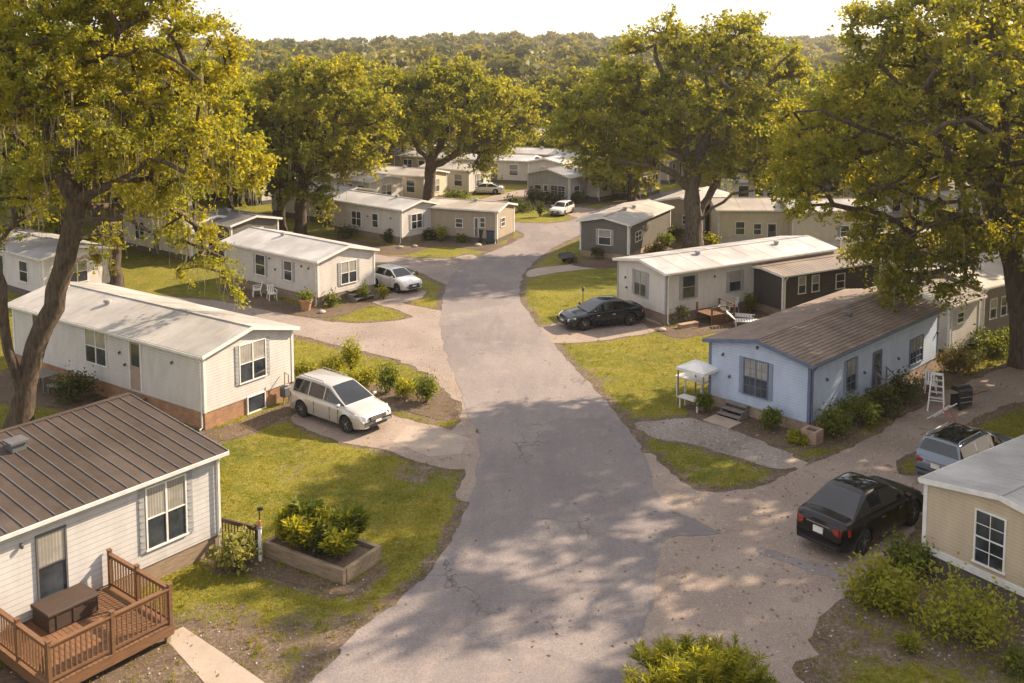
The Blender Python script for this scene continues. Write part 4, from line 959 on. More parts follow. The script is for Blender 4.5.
def car(name, label, cat, loc, rz, kind, paint, group=None, detail=True, roofmat=None, rails=False, rimmat=None, plate=True):
    S = SPECS[kind]; root = thing(name, label, cat, (loc[0], loc[1], .012), rz, group); L = S['L']; w = S['w']; xs = np.linspace(-L/2, L/2, 96 if detail else 40)
    rw_ = S['wr']; V = []; ring = None; q = MB()
    for x in xs:
        u = abs(x)/(L/2); e = max(0, (u-.80)/.20); ww = w*(1-.19*e**2.2-.02*u)
        zt = interp(S['top'], x); arch = 0
        for wx in S['wx']:
            d = abs(x-wx); ra = rw_+.055
            if d < ra: arch = max(arch, rw_+math.sqrt(ra*ra-d*d))
        zb = max(S['zb']+.06*e, arch); zt = max(zt, zb+.02); H_ = zt-zb
        fz = lambda z: max(z, zb+.005)
        inner = (ww-.22, max(S['zb'], arch-.02) if arch else zb)
        prof = [(0, inner[1]), inner, (ww*.955, zb), (ww*.985, fz(zb+.03)), (ww, fz(S['zb']+.30)), (ww*1.005, fz(min(zt-.12, .62))), (ww*.985, fz(min(zt-.06, .80))), (ww*.965, fz(zt-.07)), (ww*.90, zt-.01 if zt-.01 > zb else zb+.01), (ww*.70, zt+.018), (0, zt+.035)]
        V.append([(x, y, z) for y, z in prof]+[(x, -y, z) for y, z in prof[1:-1][::-1]])
    n = len(V[0])
    for i, r_ in enumerate(V): q.v += r_
    for i in range(len(V)-1):
        for j in range(n):
            j2 = (j+1) % n; q.f.append([i*n+j, (i+1)*n+j, (i+1)*n+j2, i*n+j2]); q.m.append(1 if j in (0, 1, n-1, n-2) else 0)
    q.f.append(list(range(n))); q.m.append(0); q.f.append([(len(V)-1)*n+j for j in range(n)][::-1]); q.m.append(0)
    body = q.build('body', [paint, M['black']], root, smooth=42)
    # cabin: a lofted shell; the faces that are glass go into meshes of their own
    bx0, bx1, bz = S['belt']; rx0, rx1, rz_ = S['roof']; tw, rw2 = S['tw'], S['rw']; bz -= .035
    def ztr(x):
        m_ = (rx0+rx1)/2; rf = rz_-.035*((x-m_)/((rx1-rx0)/2))**2
        a_ = bz+(rz_-.035-bz)*(x-bx0)/(rx0-bx0); c_ = bz+(rz_-.035-bz)*(bx1-x)/(bx1-rx1)
        k_ = .035; v_ = [rf, a_, c_]; mn = min(v_)
        return mn-k_*math.log(sum(math.exp(-(q_-mn)/k_) for q_ in v_))
    xs2 = np.linspace(bx0, bx1, 72); Hm = rz_-bz; G_ = []
    for x in xs2:
        zt = max(ztr(x), bz+.004); hh = zt-bz; f = min(1, hh/Hm); tp = 1-.10*max(0, (x-rx1)/(bx1-rx1))**2-.05*max(0, (rx0-x)/(rx0-bx0))
        yb = tw*tp; ye = yb+(rw2-tw)*f
        sec = [(yb, bz-.02), (yb, bz+.07*hh), (yb+(ye-yb)*.33, bz+.34*hh), (yb+(ye-yb)*.66, bz+.62*hh), (ye+.01, bz+.87*hh), (ye-.035*f-.01, bz+.965*hh), (ye-.10*f-.03, zt), (ye*.5, zt+.018*f), (0, zt+.024*f)]
        G_.append([Vector((x, y, z)) for y, z in sec]+[Vector((x, -y, z)) for y, z in sec[:-1][::-1]])
    nr = len(G_[0]); spans = [(rx0-.05 if kind != 'sedan' else rx0-.42, -.98), (-.92, -.02), (.04, bx1-.16)] if kind in ('suv', 'van') else ([(bx0+.30, -.42), (-.36, bx1-.16)] if kind == 'sedan' else [(bx0+.3, -.30), (-.24, bx1-.16)])
    groups = {}
    for i in range(len(xs2)-1):
        xm = (xs2[i]+xs2[i+1])/2; hm = ztr(xm)-bz
        for j in range(nr-1):
            jj = j if j < 8 else nr-2-j; key = ('cabin', 0)
            if 1 <= jj <= 3 and hm > .07:
                for k, (u0, u1) in enumerate(spans):
                    if u0 < xm < u1: key = ('side_window', k*2+(j < 8))
            if jj >= 6:
                if xm > rx1+.03 and xm < bx1-.10: key = ('windshield', 0)
                elif xm < rx0-.03 and xm > bx0+.04: key = ('rear_window', 0)
                elif roofmat and rx0+.18 < xm < rx1-.12: key = ('sunroof', 0)
            groups.setdefault(key, []).append((i, j))
    for (nm, k), fs in groups.items():
        idx_ = {}; m_ = MB()
        for i, j in fs:
            ids = []
            for a_, b_ in ((i, j), (i+1, j), (i+1, j+1), (i, j+1)):
                if (a_, b_) not in idx_: idx_[(a_, b_)] = len(m_.v); m_.v.append(tuple(G_[a_][b_]))
                ids.append(idx_[(a_, b_)])
            m_.f.append(ids); m_.m.append(0)
        m_.build(nm, paint if nm == 'cabin' else CARGLASS, root, smooth=50)
    # wheels
    for wx in S['wx']:
        for sy in (1, -1):
            o = bpy.data.objects.new('wheel', None)
            y = sy*(w-.115)
            m_ = MB(); r = rw_; m_.lathe([(r*.60, -.10), (r*.93, -.105), (r, -.07), (r, .07), (r*.93, .105), (r*.62, .10)], 28 if detail else 14, (wx, y, r), 'Y')
            wl = m_.build('wheel', M['rubber'], root, smooth=35)
            m_ = MB(); yo = y+sy*.085
            m_.lathe([(r*.66, yo-.02), (r*.66, yo+sy*.012), (r*.60, yo+sy*.012), (r*.57, yo-sy*.02), (.01, yo-sy*.02)] if sy > 0 else [(r*.66, yo+.02), (r*.66, yo-.012), (r*.60, yo-.012), (r*.57, yo+.02), (.01, yo+.02)], 24, (wx, 0, r), 'Y', mi=1)
            for k in range(7):
                a = 2*PI*k/7; m_.bar((wx+math.cos(a)*.04, yo, r+math.sin(a)*.04), (wx+math.cos(a)*r*.61, yo, r+math.sin(a)*r*.61), .03, .055, 0)
            m_.lathe([(.05, yo-.02), (.05, yo+.02)], 10, (wx, 0, r), 'Y', 0)
            m_.build('rim', [rimmat or M['alu'], M['dkgrey']], wl, smooth=35)
    # lamps, grille, bumpers, plates, mirrors, handles
    def dec(nm, pts, off, mat, par=root):
        m_ = MB(); a, b, c, d = [Vector(p) for p in pts]; nn = (b-a).cross(d-a).normalized()
        if nn.dot(Vector(((a+c).x/2, (a+c).y/2*.4, 0))) < 0: nn = -nn
        vs = [p+nn*off for p in (a, b, c, d)]+[p-nn*.06 for p in (a, b, c, d)]
        m_.add(vs, [(0, 1, 2, 3), (0, 4, 5, 1), (1, 5, 6, 2), (2, 6, 7, 3), (3, 7, 4, 0)]); return m_.build(nm, mat, par)
    def hw(x): u = abs(x)/(L/2); e = max(0, (u-.80)/.20); return w*(1-.19*e**2.2-.02*u)
    xf = L/2; xr = -L/2
    for sy in (1, -1):
        zl = .70 if kind in ('suv', 'van') else .62
        dec('headlight', [(xf-.42, sy*(hw(xf-.42)+.004), zl+.06), (xf-.03, sy*(hw(xf)-.10), zl-.06), (xf-.06, sy*(hw(xf)-.12), zl+.06), (xf-.42, sy*(hw(xf-.42)-.015), zl+.17)], .012, LAMPG)
        zt_ = .86 if kind in ('suv', 'van') else .80
        dec('taillight', [(xr+.30, sy*(hw(xr+.30)+.004), zt_-.09), (xr+.01, sy*(hw(xr)-.04), zt_-.11), (xr+.03, sy*(hw(xr)-.05), zt_+.10), (xr+.30, sy*(hw(xr+.30)-.015), zt_+.09)], .02, REDG)
        dec('taillight', [(xr-.004, sy*(hw(xr)-.04), zt_-.10), (xr-.004, sy*(hw(xr)-.22), zt_-.04), (xr-.004, sy*(hw(xr)-.24), zt_+.06), (xr-.004, sy*(hw(xr)-.05), zt_+.09)], .024, REDG)
        m_ = MB(); m_.box((bx1-.28, sy*(tw+.13), bz+.07), (.12, .19, .13)); m_.build('mirror', paint, root, bevel=.03, smooth=50)
        for hx in ((-.35, .62) if kind != 'hatch' else (-.2,)):
            m_ = MB(); m_.box((hx, sy*(w*.975), .83 if kind in ('suv', 'van') else .78), (.2, .05, .03)); m_.build('door_handle', paint if kind != 'sedan' else CHROME, root, bevel=.008)
        for dx in (-.50, .50 if kind != 'hatch' else .55, 1.02):
            m_ = MB(); m_.box((dx-.05, sy*(w*.992), .62), (.010, .03, .50)); m_.build('door_gap', M['black'], root)
    zg = .66 if kind in ('suv', 'van') else .56
    dec('grille', [(xf+.002, -.42, zg-.09), (xf+.002, .42, zg-.09), (xf-.015, .46, zg+.07), (xf-.015, -.46, zg+.07)], .014, M['black'])
    for k in range(3):
        dec('grille_bar', [(xf, -.41, zg-.06+k*.045), (xf, .41, zg-.06+k*.045), (xf, .41, zg-.045+k*.045), (xf, -.41, zg-.045+k*.045)], .024, CHROME)
    dec('air_intake', [(xf+.002, -.5, .33), (xf+.002, .5, .33), (xf+.002, .45, .44), (xf+.002, -.45, .44)], .012, M['black'])
    dec('rear_bumper_trim', [(xr-.002, .62, .33), (xr-.002, -.62, .33), (xr-.002, -.62, .40), (xr-.002, .62, .40)], .015, M['black'])
    if plate:
        zp = .78 if kind != 'sedan' else .70
        dec('licence_plate', [(xr-.004, .16, zp-.08), (xr-.004, -.16, zp-.08), (xr-.004, -.16, zp+.08), (xr-.004, .16, zp+.08)], .022, M['white'])
        dec('licence_plate', [(xf+.004, -.16, .47), (xf+.004, .16, .47), (xf+.004, .16, .56), (xf+.004, -.16, .56)], .03, M['white'])
    dec('trunk_trim', [(xr-.002, .38, .90 if kind != 'sedan' else .84), (xr-.002, -.38, .90 if kind != 'sedan' else .84), (xr, -.38, .93 if kind != 'sedan' else .865), (xr, .38, .93 if kind != 'sedan' else .865)], .02, CHROME)
    for sy in (1, -1):
        m_ = MB(); m_.tube([(bx1-.35, sy*.15, bz+.05), (bx1-.22, sy*.55-.1, bz+.12)], .012, 5); m_.build('wiper', M['black'], root)
        if rails:
            m_ = MB(); m_.tube([(rx0+.1, sy*(rw2-.06), rz_-.02), (rx0+.2, sy*(rw2-.07), rz_+.06), (rx1-.5, sy*(rw2-.07), rz_+.05), (rx1-.4, sy*(rw2-.06), rz_-.02)], .02, 6); m_.build('roof_rail', M['alu'], root, smooth=True)
    return root
def two_wheel(pa, pb):                               # ground points of rear and front wheels on the near side -> heading
    a = P(*pa); b = P(*pb); return a, b, math.atan2(b[1]-a[1], b[0]-a[0])
def car_at(ra, fa, side, kind, off=None):             # ra, fa: picture points of the rear and front near-side wheel contacts; side = +1 if that is the car's left
    a, b, h_ = two_wheel(ra, fa); S = SPECS[kind]; c = Vector(((a[0]+b[0])/2, (a[1]+b[1])/2)); nrm = Vector((-math.sin(h_), math.cos(h_)))
    mid = (S['wx'][0]+S['wx'][1])/2; c = c-nrm*side*(S['w']-.05)-Vector((math.cos(h_), math.sin(h_)))*mid
    return (c.x, c.y), h_
l, h_ = car_at((301, 417), (347, 433.5), -1, 'van')
car('people_carrier', 'silver people carrier parked at the brick skirted white home, nose to the road', 'car', l, h_, 'van', carpaint((.50, .475, .44), .35, .34), rails=True)
l, h_ = car_at((861.5, 555), (912, 525), -1, 'sedan')
car('black_sedan', 'glossy black sedan seen from behind on the gravel drive, lower right', 'car', l, h_, 'sedan', carpaint((.006, .006, .007), 0., .3), roofmat=CARGLASS).scale = (1.05, 1.05, 1.17)
p1 = P(943, 478)
car('estate_car', 'blue grey estate car with dark glass roof, between the black sedan and the tan home', 'car', P(966, 470), R(40), 'suv', carpaint((.13, .16, .20), .4, .25), roofmat=CARGLASS, rails=True)
l, h_ = car_at((629.7, 326), (585.6, 331), 1, 'sedan')
car('dark_sedan', 'dark blue sedan parked at the gable of the cream home with grey shutters', 'car', l, h_, 'sedan', carpaint((.012, .016, .024), 0., .15))
car('white_hatchback', 'white hatchback with dark bumper parked beside the left middle home', 'car', P(396, 288), R(-46), 'hatch', carpaint((.66, .64, .60), 0., .3), detail=False).scale = (.92, .95, .95)
car('white_car', 'small white car by the centre crossroads before the three windowed home', 'car', P(562, 214), R(-115), 'hatch', carpaint((.62, .60, .56), 0., .3), detail=False).scale = (.82, .82, .82)
car('white_car', 'long pale car parked across the lane right of the forked oak trunk', 'car', P(484, 193.5), R(178), 'sedan', carpaint((.60, .58, .54), 0., .3), detail=False).scale = (.9, .9, .8)
# ================================================================ SHRUBS AND BEDDING
SH_YG = leaf((.19, .22, .025), (.36, .35, .04), .5, scale=2.); SH_MID = leaf((.09, .13, .022), (.20, .23, .035), .45, scale=2.); SH_DK = leaf((.045, .065, .016), (.10, .115, .025), .35, scale=2.)
SH_OLD = leaf((.10, .09, .03), (.22, .16, .05), .4, scale=2.)
STEM = plain((.10, .075, .05), .9)
SCOUNT = [0]
def shrub(label, loc, r, h, mat, n=900, lsz=.09, style='round', cat='shrub', name='shrub', group=None, z=0):
    SCOUNT[0] += 1; rng = np.random.default_rng(900+SCOUNT[0]); root = thing(name, label, cat, (loc[0], loc[1], z), rng.uniform(0, 6), group)
    q = MB(); ends = []; ns = {'round': 16, 'upright': 20, 'loose': 22, 'spiky': 46 if r < 1 else 150, 'rosette': 20}[style]
    for i in range(ns):
        a = rng.uniform(0, 2*PI); u = math.sqrt(rng.uniform(.02, 1)); 
        if style == 'round': e = np.array([math.cos(a)*r*u*.9, math.sin(a)*r*u*.9, h*(.35+.55*math.sqrt(max(0, 1-u*u))*rng.uniform(.7, 1))])
        elif style == 'upright': e = np.array([math.cos(a)*r*u*.8, math.sin(a)*r*u*.8, h*rng.uniform(.5, 1.)])
        elif style == 'loose': e = np.array([math.cos(a)*r*u, math.sin(a)*r*u, h*rng.uniform(.35, 1.)*(1.1-.4*u)])
        elif style == 'spiky': e = np.array([math.cos(a)*r*u*1., math.sin(a)*r*u*1., h*rng.uniform(.55, 1.1)*(1.1-.45*u)])
        else: e = np.array([math.cos(a)*r*u*.9, math.sin(a)*r*u*.9, h*rng.uniform(.5, 1.)])
        b = e*[.15, .15, 0]; m_ = e*[.6, .6, .5]+rng.normal(size=3)*.03
        q.tube([b, m_, e], [.018*max(r, .5), .012, .005], 4, cap=False); ends.append((b, m_, e))
    q.build('stem', STEM, root, smooth=True)
    E_ = np.array([e[2] for e in ends]); Mm = np.array([e[1] for e in ends]); B_ = np.array([e[0] for e in ends])
    idx = rng.integers(0, ns, n)
    if style == 'spiky' or style == 'rosette':
        # long narrow leaves set along each stem, pointing up and out
        t = rng.uniform(.25 if style == 'spiky' else .55, 1, n)[:, None]; C = np.where(t < .5, B_[idx]+(Mm[idx]-B_[idx])*t*2, Mm[idx]+(E_[idx]-Mm[idx])*(t-.5)*2)
        d = rng.normal(size=(n, 3))*[1, 1, .5]; d[:, 2] = np.abs(d[:, 2])+.55; d /= np.linalg.norm(d, axis=1)[:, None]
        L_ = (lsz*rng.uniform(.8, 1.8, n))[:, None]; s_ = np.cross(d, rng.normal(size=(n, 3))); s_ /= np.linalg.norm(s_, axis=1)[:, None]; wd = L_*(.06 if style == 'spiky' else .11)
        droop = np.array([0, 0, -1])*L_*.18
        V = np.stack([C, C+d*L_*.5+s_*wd, C+d*L_+droop, C+d*L_*.5-s_*wd], 1)
    else:
        spread = {'round': r*.26, 'upright': r*.22, 'loose': r*.20}[style]
        t = rng.uniform(.35, 1.05, n)[:, None] if style != 'round' else rng.uniform(.75, 1.05, n)[:, None]
        C = Mm[idx]+(E_[idx]-Mm[idx])*(t*2-1).clip(0, 1.2)+rng.normal(size=(n, 3))*spread; C[:, 2] = np.maximum(C[:, 2], .04)
        V = leaf_quads(C, lsz, rng, .7, 1.6)
    npmesh('foliage', V.reshape(-1, 3), 4, mat, root)
    return root
G1 = 'clipped shrubs in the bed beside the people carrier'
for px_, py_, r, h, mt, st, lb in [(353, 372, .62, 1.75, SH_YG, 'upright', 'tall thin stemmed shrub, highest of those beside the people carrier'), (303, 382, .6, .95, SH_YG, 'round', 'bright shrub touching the gable corner behind the people carrier'), (331, 377, .55, .95, SH_YG, 'round', 'round bright shrub left of the tall thin one, behind the car roof'),
    (347, 386, .42, .7, SH_YG, 'round', 'low bright shrub in front of the tall thin stemmed one'), (366, 391, .62, .95, SH_YG, 'round', 'wide bright shrub right of the people carrier windscreen'), (387, 393, .60, 1.35, SH_MID, 'upright', 'upright green shrub, third from the right end of the driveway bed'),
    (405, 398, .46, .8, SH_YG, 'round', 'small round shrub, second from the road end of the bed'), (426, 402, .62, 1.25, SH_MID, 'upright', 'upright dark green shrub at the road end of the driveway bed')]:
    shrub(lb, P(px_, py_), r, h, mt, 1500, .075, st, group=G1)
G2 = 'shrubs along the foot of the blue home'
for px_, py_, r, h, mt, st, lb in [(704, 413, .36, .85, SH_MID, 'round', 'small round shrub at the left corner of the blue gable'), (771, 430, .38, .95, SH_MID, 'round', 'dome shaped shrub right of the blue home steps'), (797, 442, .42, .42, SH_YG, 'loose', 'low sprawling plant before the brick planter box'),
    (833, 437, .62, 1.2, SH_MID, 'round', 'first big round shrub along the blue side wall, nearest the brick box'), (856, 426, .68, 1.3, SH_MID, 'round', 'second big round shrub along the blue side wall'), (882, 416, .72, 1.25, SH_DK, 'round', 'third shrub along the blue side wall, dark and broad'), (904, 404, .72, 1.45, SH_DK, 'upright', 'fourth shrub along the blue side wall, tall beside the railing'), (957, 372, .8, 1.3, SH_OLD, 'loose', 'loose reddish shrub at the far corner of the blue home'), (868, 421, .45, .8, SH_MID, 'round', 'smaller shrub tucked between second and third along the blue wall')]:
    shrub(lb, P(px_, py_), r, h, mt, 1500, .08, st, group=G2)
for px_, py_, r, h, mt, st, n, ls, lb in [
    (676, 322, .62, 1.1, SH_DK, 'round', 900, .09, 'dark shrub left of the small wooden landing of the cream home'), (750, 313, .42, 1.15, SH_MID, 'upright', 600, .09, 'green shrub where the white chairs meet the dark brown home'),
    (838, 300, .65, .9, SH_MID, 'round', 700, .1, 'shrub below the windows of the dark brown home'), (853, 298, .5, .7, SH_DK, 'round', 500, .1, 'small dark shrub right of the one under the brown home windows'),
    (331, 306, .5, 1., SH_MID, 'loose', 700, .09, 'leafy shrub left of the steps of the middle white home'), (363, 300, .42, 1.3, SH_MID, 'loose', 420, .09, 'thin shrub right of the steps of the middle white home'), (383, 299, .36, .85, SH_YG, 'upright', 400, .09, 'pale shrub between the steps and the white hatchback'),
    (388, 243, .5, 1.1, SH_DK, 'upright', 400, .12, 'shrub at the near corner of the light roofed white home'), (429, 240, .55, 1., SH_DK, 'round', 400, .12, 'shrub under the gable window of the light roofed white home'), (348, 238, .75, 1.1, SH_DK, 'round', 400, .12, 'dark round shrub at the long wall of the light roofed home'),
    (441, 241, .65, 1.15, SH_YG, 'upright', 450, .12, 'bright shrub in the gap left of the tan home'), (462, 242, .6, .7, SH_MID, 'loose', 350, .12, 'low plant in front of the tan home bins'), (451, 203, .8, 1.3, SH_MID, 'round', 350, .15, 'left one of two round shrubs behind the tan home roof'), (462, 203, .85, 1.2, SH_MID, 'round', 350, .15, 'right one of two round shrubs behind the tan home roof'),
    (534, 203, .9, 1.4, SH_DK, 'round', 400, .15, 'leftmost dark shrub under the three gable windows'), (544, 204, .8, 1.3, SH_DK, 'round', 400, .15, 'second dark shrub under the three gable windows'), (555, 204, .9, 1.1, SH_DK, 'round', 400, .15, 'third dark shrub under the three gable windows'), (578, 203, .9, 1.2, SH_DK, 'round', 400, .15, 'dark shrub at the right corner of the three windowed home'), (523, 212, 1., .9, SH_DK, 'round', 400, .15, 'broad low shrub on the grass island near the crossroads'), (540, 217, .48, 1.6, SH_DK, 'upright', 400, .12, 'small dark cone shaped shrub left of the white crossroads car'), (512, 206, .8, 1., SH_DK, 'round', 300, .15, 'dark shrub by the sandy lane left of the three windowed home'),
    (597, 259, .45, 1.0, SH_DK, 'round', 400, .1, 'round shrub under the olive home gable window'), (571, 262, .5, .8, SH_MID, 'loose', 350, .1, 'loose plant left of the olive home corner'), (655, 252, .7, .8, SH_OLD, 'loose', 500, .12, 'dry brownish shrub along the olive home side'), (666, 246, .7, 1., SH_MID, 'round', 500, .12, 'green shrub at the far end of the olive home side'),
    (676, 240, .8, 1., SH_DK, 'round', 400, .13, 'dark shrub left of the tall oak foot'), (709, 248, .8, 1., SH_YG, 'round', 500, .13, 'bright shrub just right of the tall oak foot'), (712, 234, .9, 1.7, SH_DK, 'upright', 400, .14, 'tall dark shrub between the oak foot and cream home'),
    (76, 402, .85, 1.25, SH_DK, 'round', 1800, .08, 'dark round shrub against the long wall of the left white home'), (991, 356, .9, 1.0, SH_MID, 'round', 900, .1, 'shrub below the brown home windows, left of the right oak'), (1006, 352, .8, 1.2, SH_MID, 'round', 800, .1, 'second shrub below the brown home, touching the right oak'), (966, 364, .8, .9, SH_DK, 'loose', 700, .1, 'dark loose shrub at the grass edge beyond the blue home'), (975, 350, .9, 1.1, SH_DK, 'round', 700, .1, 'dark shrub before the small white walled home'),
    (655, 306, .3, .5, SH_YG, 'loose', 250, .07, 'small bright tuft left of the dark sedan near the cream gable')]:
    shrub(lb, P(px_, py_), r, h, mt, n, ls, st)
shrub('leafy shrub with pale leaves at the lower right, beside the black sedan wheel', P(884, 606), .95, 1.45, SH_YG, 2600, .085, 'loose')
shrub('large open twiggy shrub before the tan home wall at lower right', P(966, 642), 1.25, 1.8, SH_YG, 2600, .08, 'loose')
shrub('dark shrub behind the pale one, touching the tan home corner board', P(909, 572), .7, 1.25, SH_MID, 1500, .085, 'loose')
shrub('small seedling shrub at the lower right corner', P(1018, 672), .5, .8, SH_MID, 500, .08, 'loose')
shrub('little grassy tuft in the bare bed below the tan home', P(910, 652), .35, .45, SH_YG, 260, .22, 'spiky')
shrub('big yellow green spiky bush at the bottom edge, right of the road', P(700, 708), 1.85, 1.15, SH_YG, 26000, .20, 'spiky', 'bush', 'spiky_bush')
shrub('pale leaved shrub at the corner of the dark roofed home, left of the white post', P(235, 568), .58, 1.0, leaf((.17, .19, .05), (.36, .34, .11), .4, scale=3.), 1100, .11, 'round')

# ================================================================ GARDEN THINGS
# timber raised bed
pc = Vector(P(343.5, 586)); a1, a2 = R(148), R(58); PL, PW, PH = 3.25, 1.75, .46
d1 = Vector((math.cos(a1), math.sin(a1))); d2 = Vector((math.cos(a2), math.sin(a2))); pm = pc+d1*PL/2+d2*PW/2
rt = thing('raised_bed', 'raised garden bed of stacked weathered timbers beside the road', 'planter', (pm.x, pm.y, 0), a1)
for k in range(3):
    z = PH*(k+.5)/3; hh = PH/3-.008; ex = .01*(k % 2)
    for sy in (1, -1): MB().box((0, sy*(PW/2-.07), z), (PL-.02+ex, .14, hh)).build('timber', M['timber'], rt, bevel=.008)
    for sx in (1, -1): MB().box((sx*(PL/2-.07+.012), 0, z), (.14, PW-.30, hh)).build('timber', M['timber'], rt, bevel=.008)
MB().box((0, 0, PH*.42), (PL-.3, PW-.3, PH*.72)).build('soil', MULCH, rt)
for i, (u, v, r, h, mt, st, lb) in enumerate([(.40, .15, .42, 1.0, SH_YG, 'rosette', 'front bright spear leaved'), (.14, .35, .40, .95, SH_YG, 'rosette', 'second bright spear leaved'), (-.36, .22, .42, .8, SH_YG, 'rosette', 'rightmost low spear leaved'), (.34, -.28, .46, 1.15, SH_MID, 'rosette', 'back left tall'), (.02, -.30, .52, 1.3, SH_YG, 'loose', 'back middle tallest'), (-.30, -.30, .5, 1.15, SH_MID, 'rosette', 'back right tall'), (-.10, .20, .36, .7, SH_DK, 'round', 'small dark middle'), (.46, -.05, .45, 1.0, SH_YG, 'loose', 'leftmost')]):
    ca, sa = math.cos(a1), math.sin(a1); x = u*(PL-.6); y = v*(PW-.5); p = pm+Vector((x*ca-y*sa, x*sa+y*ca))
    shrub(lb+' plant growing in the timber raised bed', (p.x, p.y), r*1.2, h*.95, mt, 1300 if st == 'rosette' else 2000, .24 if st == 'rosette' else .10, st, 'plant', 'bedding_plant', 'plants in the raised bed', z=PH*.75)
# white post with lamp
x, y = P(260.5, 561); rt = thing('garden_post', 'slim white post with a lamp head at the end of the short brown fence', 'post', (x, y, 0))
MB().box((0, 0, .52), (.09, .09, 1.04)).build('post', M['white'], rt); MB().box((0, 0, 1.06), (.12, .12, .05)).build('collar', plain((.15, .25, .42), .5), rt)
MB().lathe([(.05, 1.085), (.05, 1.28), (.02, 1.30)], 10).build('bottle', plain((.40, .16, .06), .5), rt, smooth=True); MB().lathe([(.018, 1.28), (.018, 1.62)], 6).build('rod', M['black'], rt)
MB().box((.03, 0, 1.66), (.15, .10, .09)).build('lamp_head', M['black'], rt)
# railings
def rail_run(root, a, b, z0, h, n, mat, postw=.09, bal=.035, posts=True, cap=.12):
    a = Vector(a); b = Vector(b); q = MB(); q.bar((a.x, a.y, z0+h), (b.x, b.y, z0+h), cap, .04); q.build('top_rail', mat, root)
    q = MB(); q.bar((a.x, a.y, z0+.12), (b.x, b.y, z0+.12), .05, .07); q.build('bottom_rail', mat, root)
    q = MB(); q.bar((a.x, a.y, z0+h-.07), (b.x, b.y, z0+h-.07), .04, .08); q.build('under_rail', mat, root)
    for i in range(n):
        p = a.lerp(b, (i+1)/(n+1)); MB().box((p.x, p.y, z0+(h+.04)/2), (bal, bal, h-.22)).build('baluster', mat, root)
def post(root, p, z0, z1, mat, w_=.10): q = MB(); q.box((p[0], p[1], (z0+z1)/2), (w_, w_, z1-z0)); q.box((p[0], p[1], z1+.015), (w_+.03, w_+.03, .03)); q.build('post', mat, root, bevel=.006)
x0, y0 = P(217, 545); x1, y1 = P(257, 556)
rt = thing('short_fence', 'short brown picket railing from the dark roofed home to the white post', 'fence', ((x0+x1)/2, (y0+y1)/2, 0), math.atan2(y1-y0, x1-x0)); Lf = math.hypot(x1-x0, y1-y0)
rail_run(rt, (-Lf/2, 0), (Lf/2, 0), 0, .92, 12, M['darkbox'], bal=.03, cap=.07)
for u in (-.5, .5): post(rt, (u*Lf, 0), 0, 1.0, M['darkbox'], .08)
# the deck of the lower left home
hp = hP; t0 = 3.66; DW, DD, DZ = 3.35, 3.05, .52
c_ = hp['n']+hp['sv']*(t0+DW/2)-hp['gd']*(DD/2+.03)
rt = thing('wooden_deck', 'stained brown wooden deck with picket railings against the lower left home', 'deck', (c_.x, c_.y, 0), hp['root'].rotation_euler.z)
q = MB(); nb = 24
for i in range(nb): q.box((-DW/2+DW*(i+.5)/nb, 0, DZ-.015), (DW/nb-.012, DD, .03))
q.build('deck_floor', M['deckwood'], rt)
q = MB(); q.box((0, -DD/2+.02, DZ-.16), (DW+.02, .04, .24)).box((DW/2-.02, .02, DZ-.16), (.04, DD-.06, .24)).box((-DW/2+.02, .02, DZ-.16), (.04, DD-.06, .24)); q.build('rim_joist', M['deckwood'], rt)
RH = .98; e = .06
rail_run(rt, (DW/2-e, DD/2-.1), (DW/2-e, .05), DZ, RH, 9, M['deckwood']); rail_run(rt, (DW/2-e, .05), (DW/2-e, -DD/2+e), DZ, RH, 9, M['deckwood'])
rail_run(rt, (DW/2-e, -DD/2+e), (0, -DD/2+e), DZ, RH, 11, M['deckwood']); rail_run(rt, (0, -DD/2+e), (-DW/2+e, -DD/2+e), DZ, RH, 11, M['deckwood'])
rail_run(rt, (-DW/2+e, -DD/2+e), (-DW/2+e, .05), DZ, RH, 9, M['deckwood']); rail_run(rt, (-DW/2+e, .05), (-DW/2+e, DD/2-.1), DZ, RH, 9, M['deckwood'])
for p in ((DW/2-e, DD/2-.1), (DW/2-e, .05), (DW/2-e, -DD/2+e), (0, -DD/2+e), (-DW/2+e, -DD/2+e), (-DW/2+e, .05), (-DW/2+e, DD/2-.1)): post(rt, p, DZ-.3 if p[1] < DD/2-.2 else DZ, DZ+RH+.10, M['deckwood'])
for sx in (-1, 1):
    for sy in (-1, 1): MB().box((sx*(DW/2-.1), sy*(DD/2-.15), .12), (.12, .12, .26)).build('pier', M['timber'], rt)
x, y = P(66, 614, DZ+.1); rt = thing('storage_chest', 'closed dark brown storage chest standing on the wooden deck', 'chest', (x, y, DZ), hp['root'].rotation_euler.z)
q = MB(); q.box((0, 0, .24), (1.35, .85, .42)); q.build('chest_body', M['darkbox'], rt, bevel=.01); MB().box((0, 0, .49), (1.43, .93, .09)).build('lid', M['darkbox'], rt, bevel=.02)
q = MB()
for k in (-.45, 0, .45): q.box((k, -.435, .25), (.05, .02, .36))
q.build('batten', M['darkbox'], rt)
q = MB(); q.box((.4, -.44, .40), (.14, .03, .03)); q.build('latch', M['black'], rt)
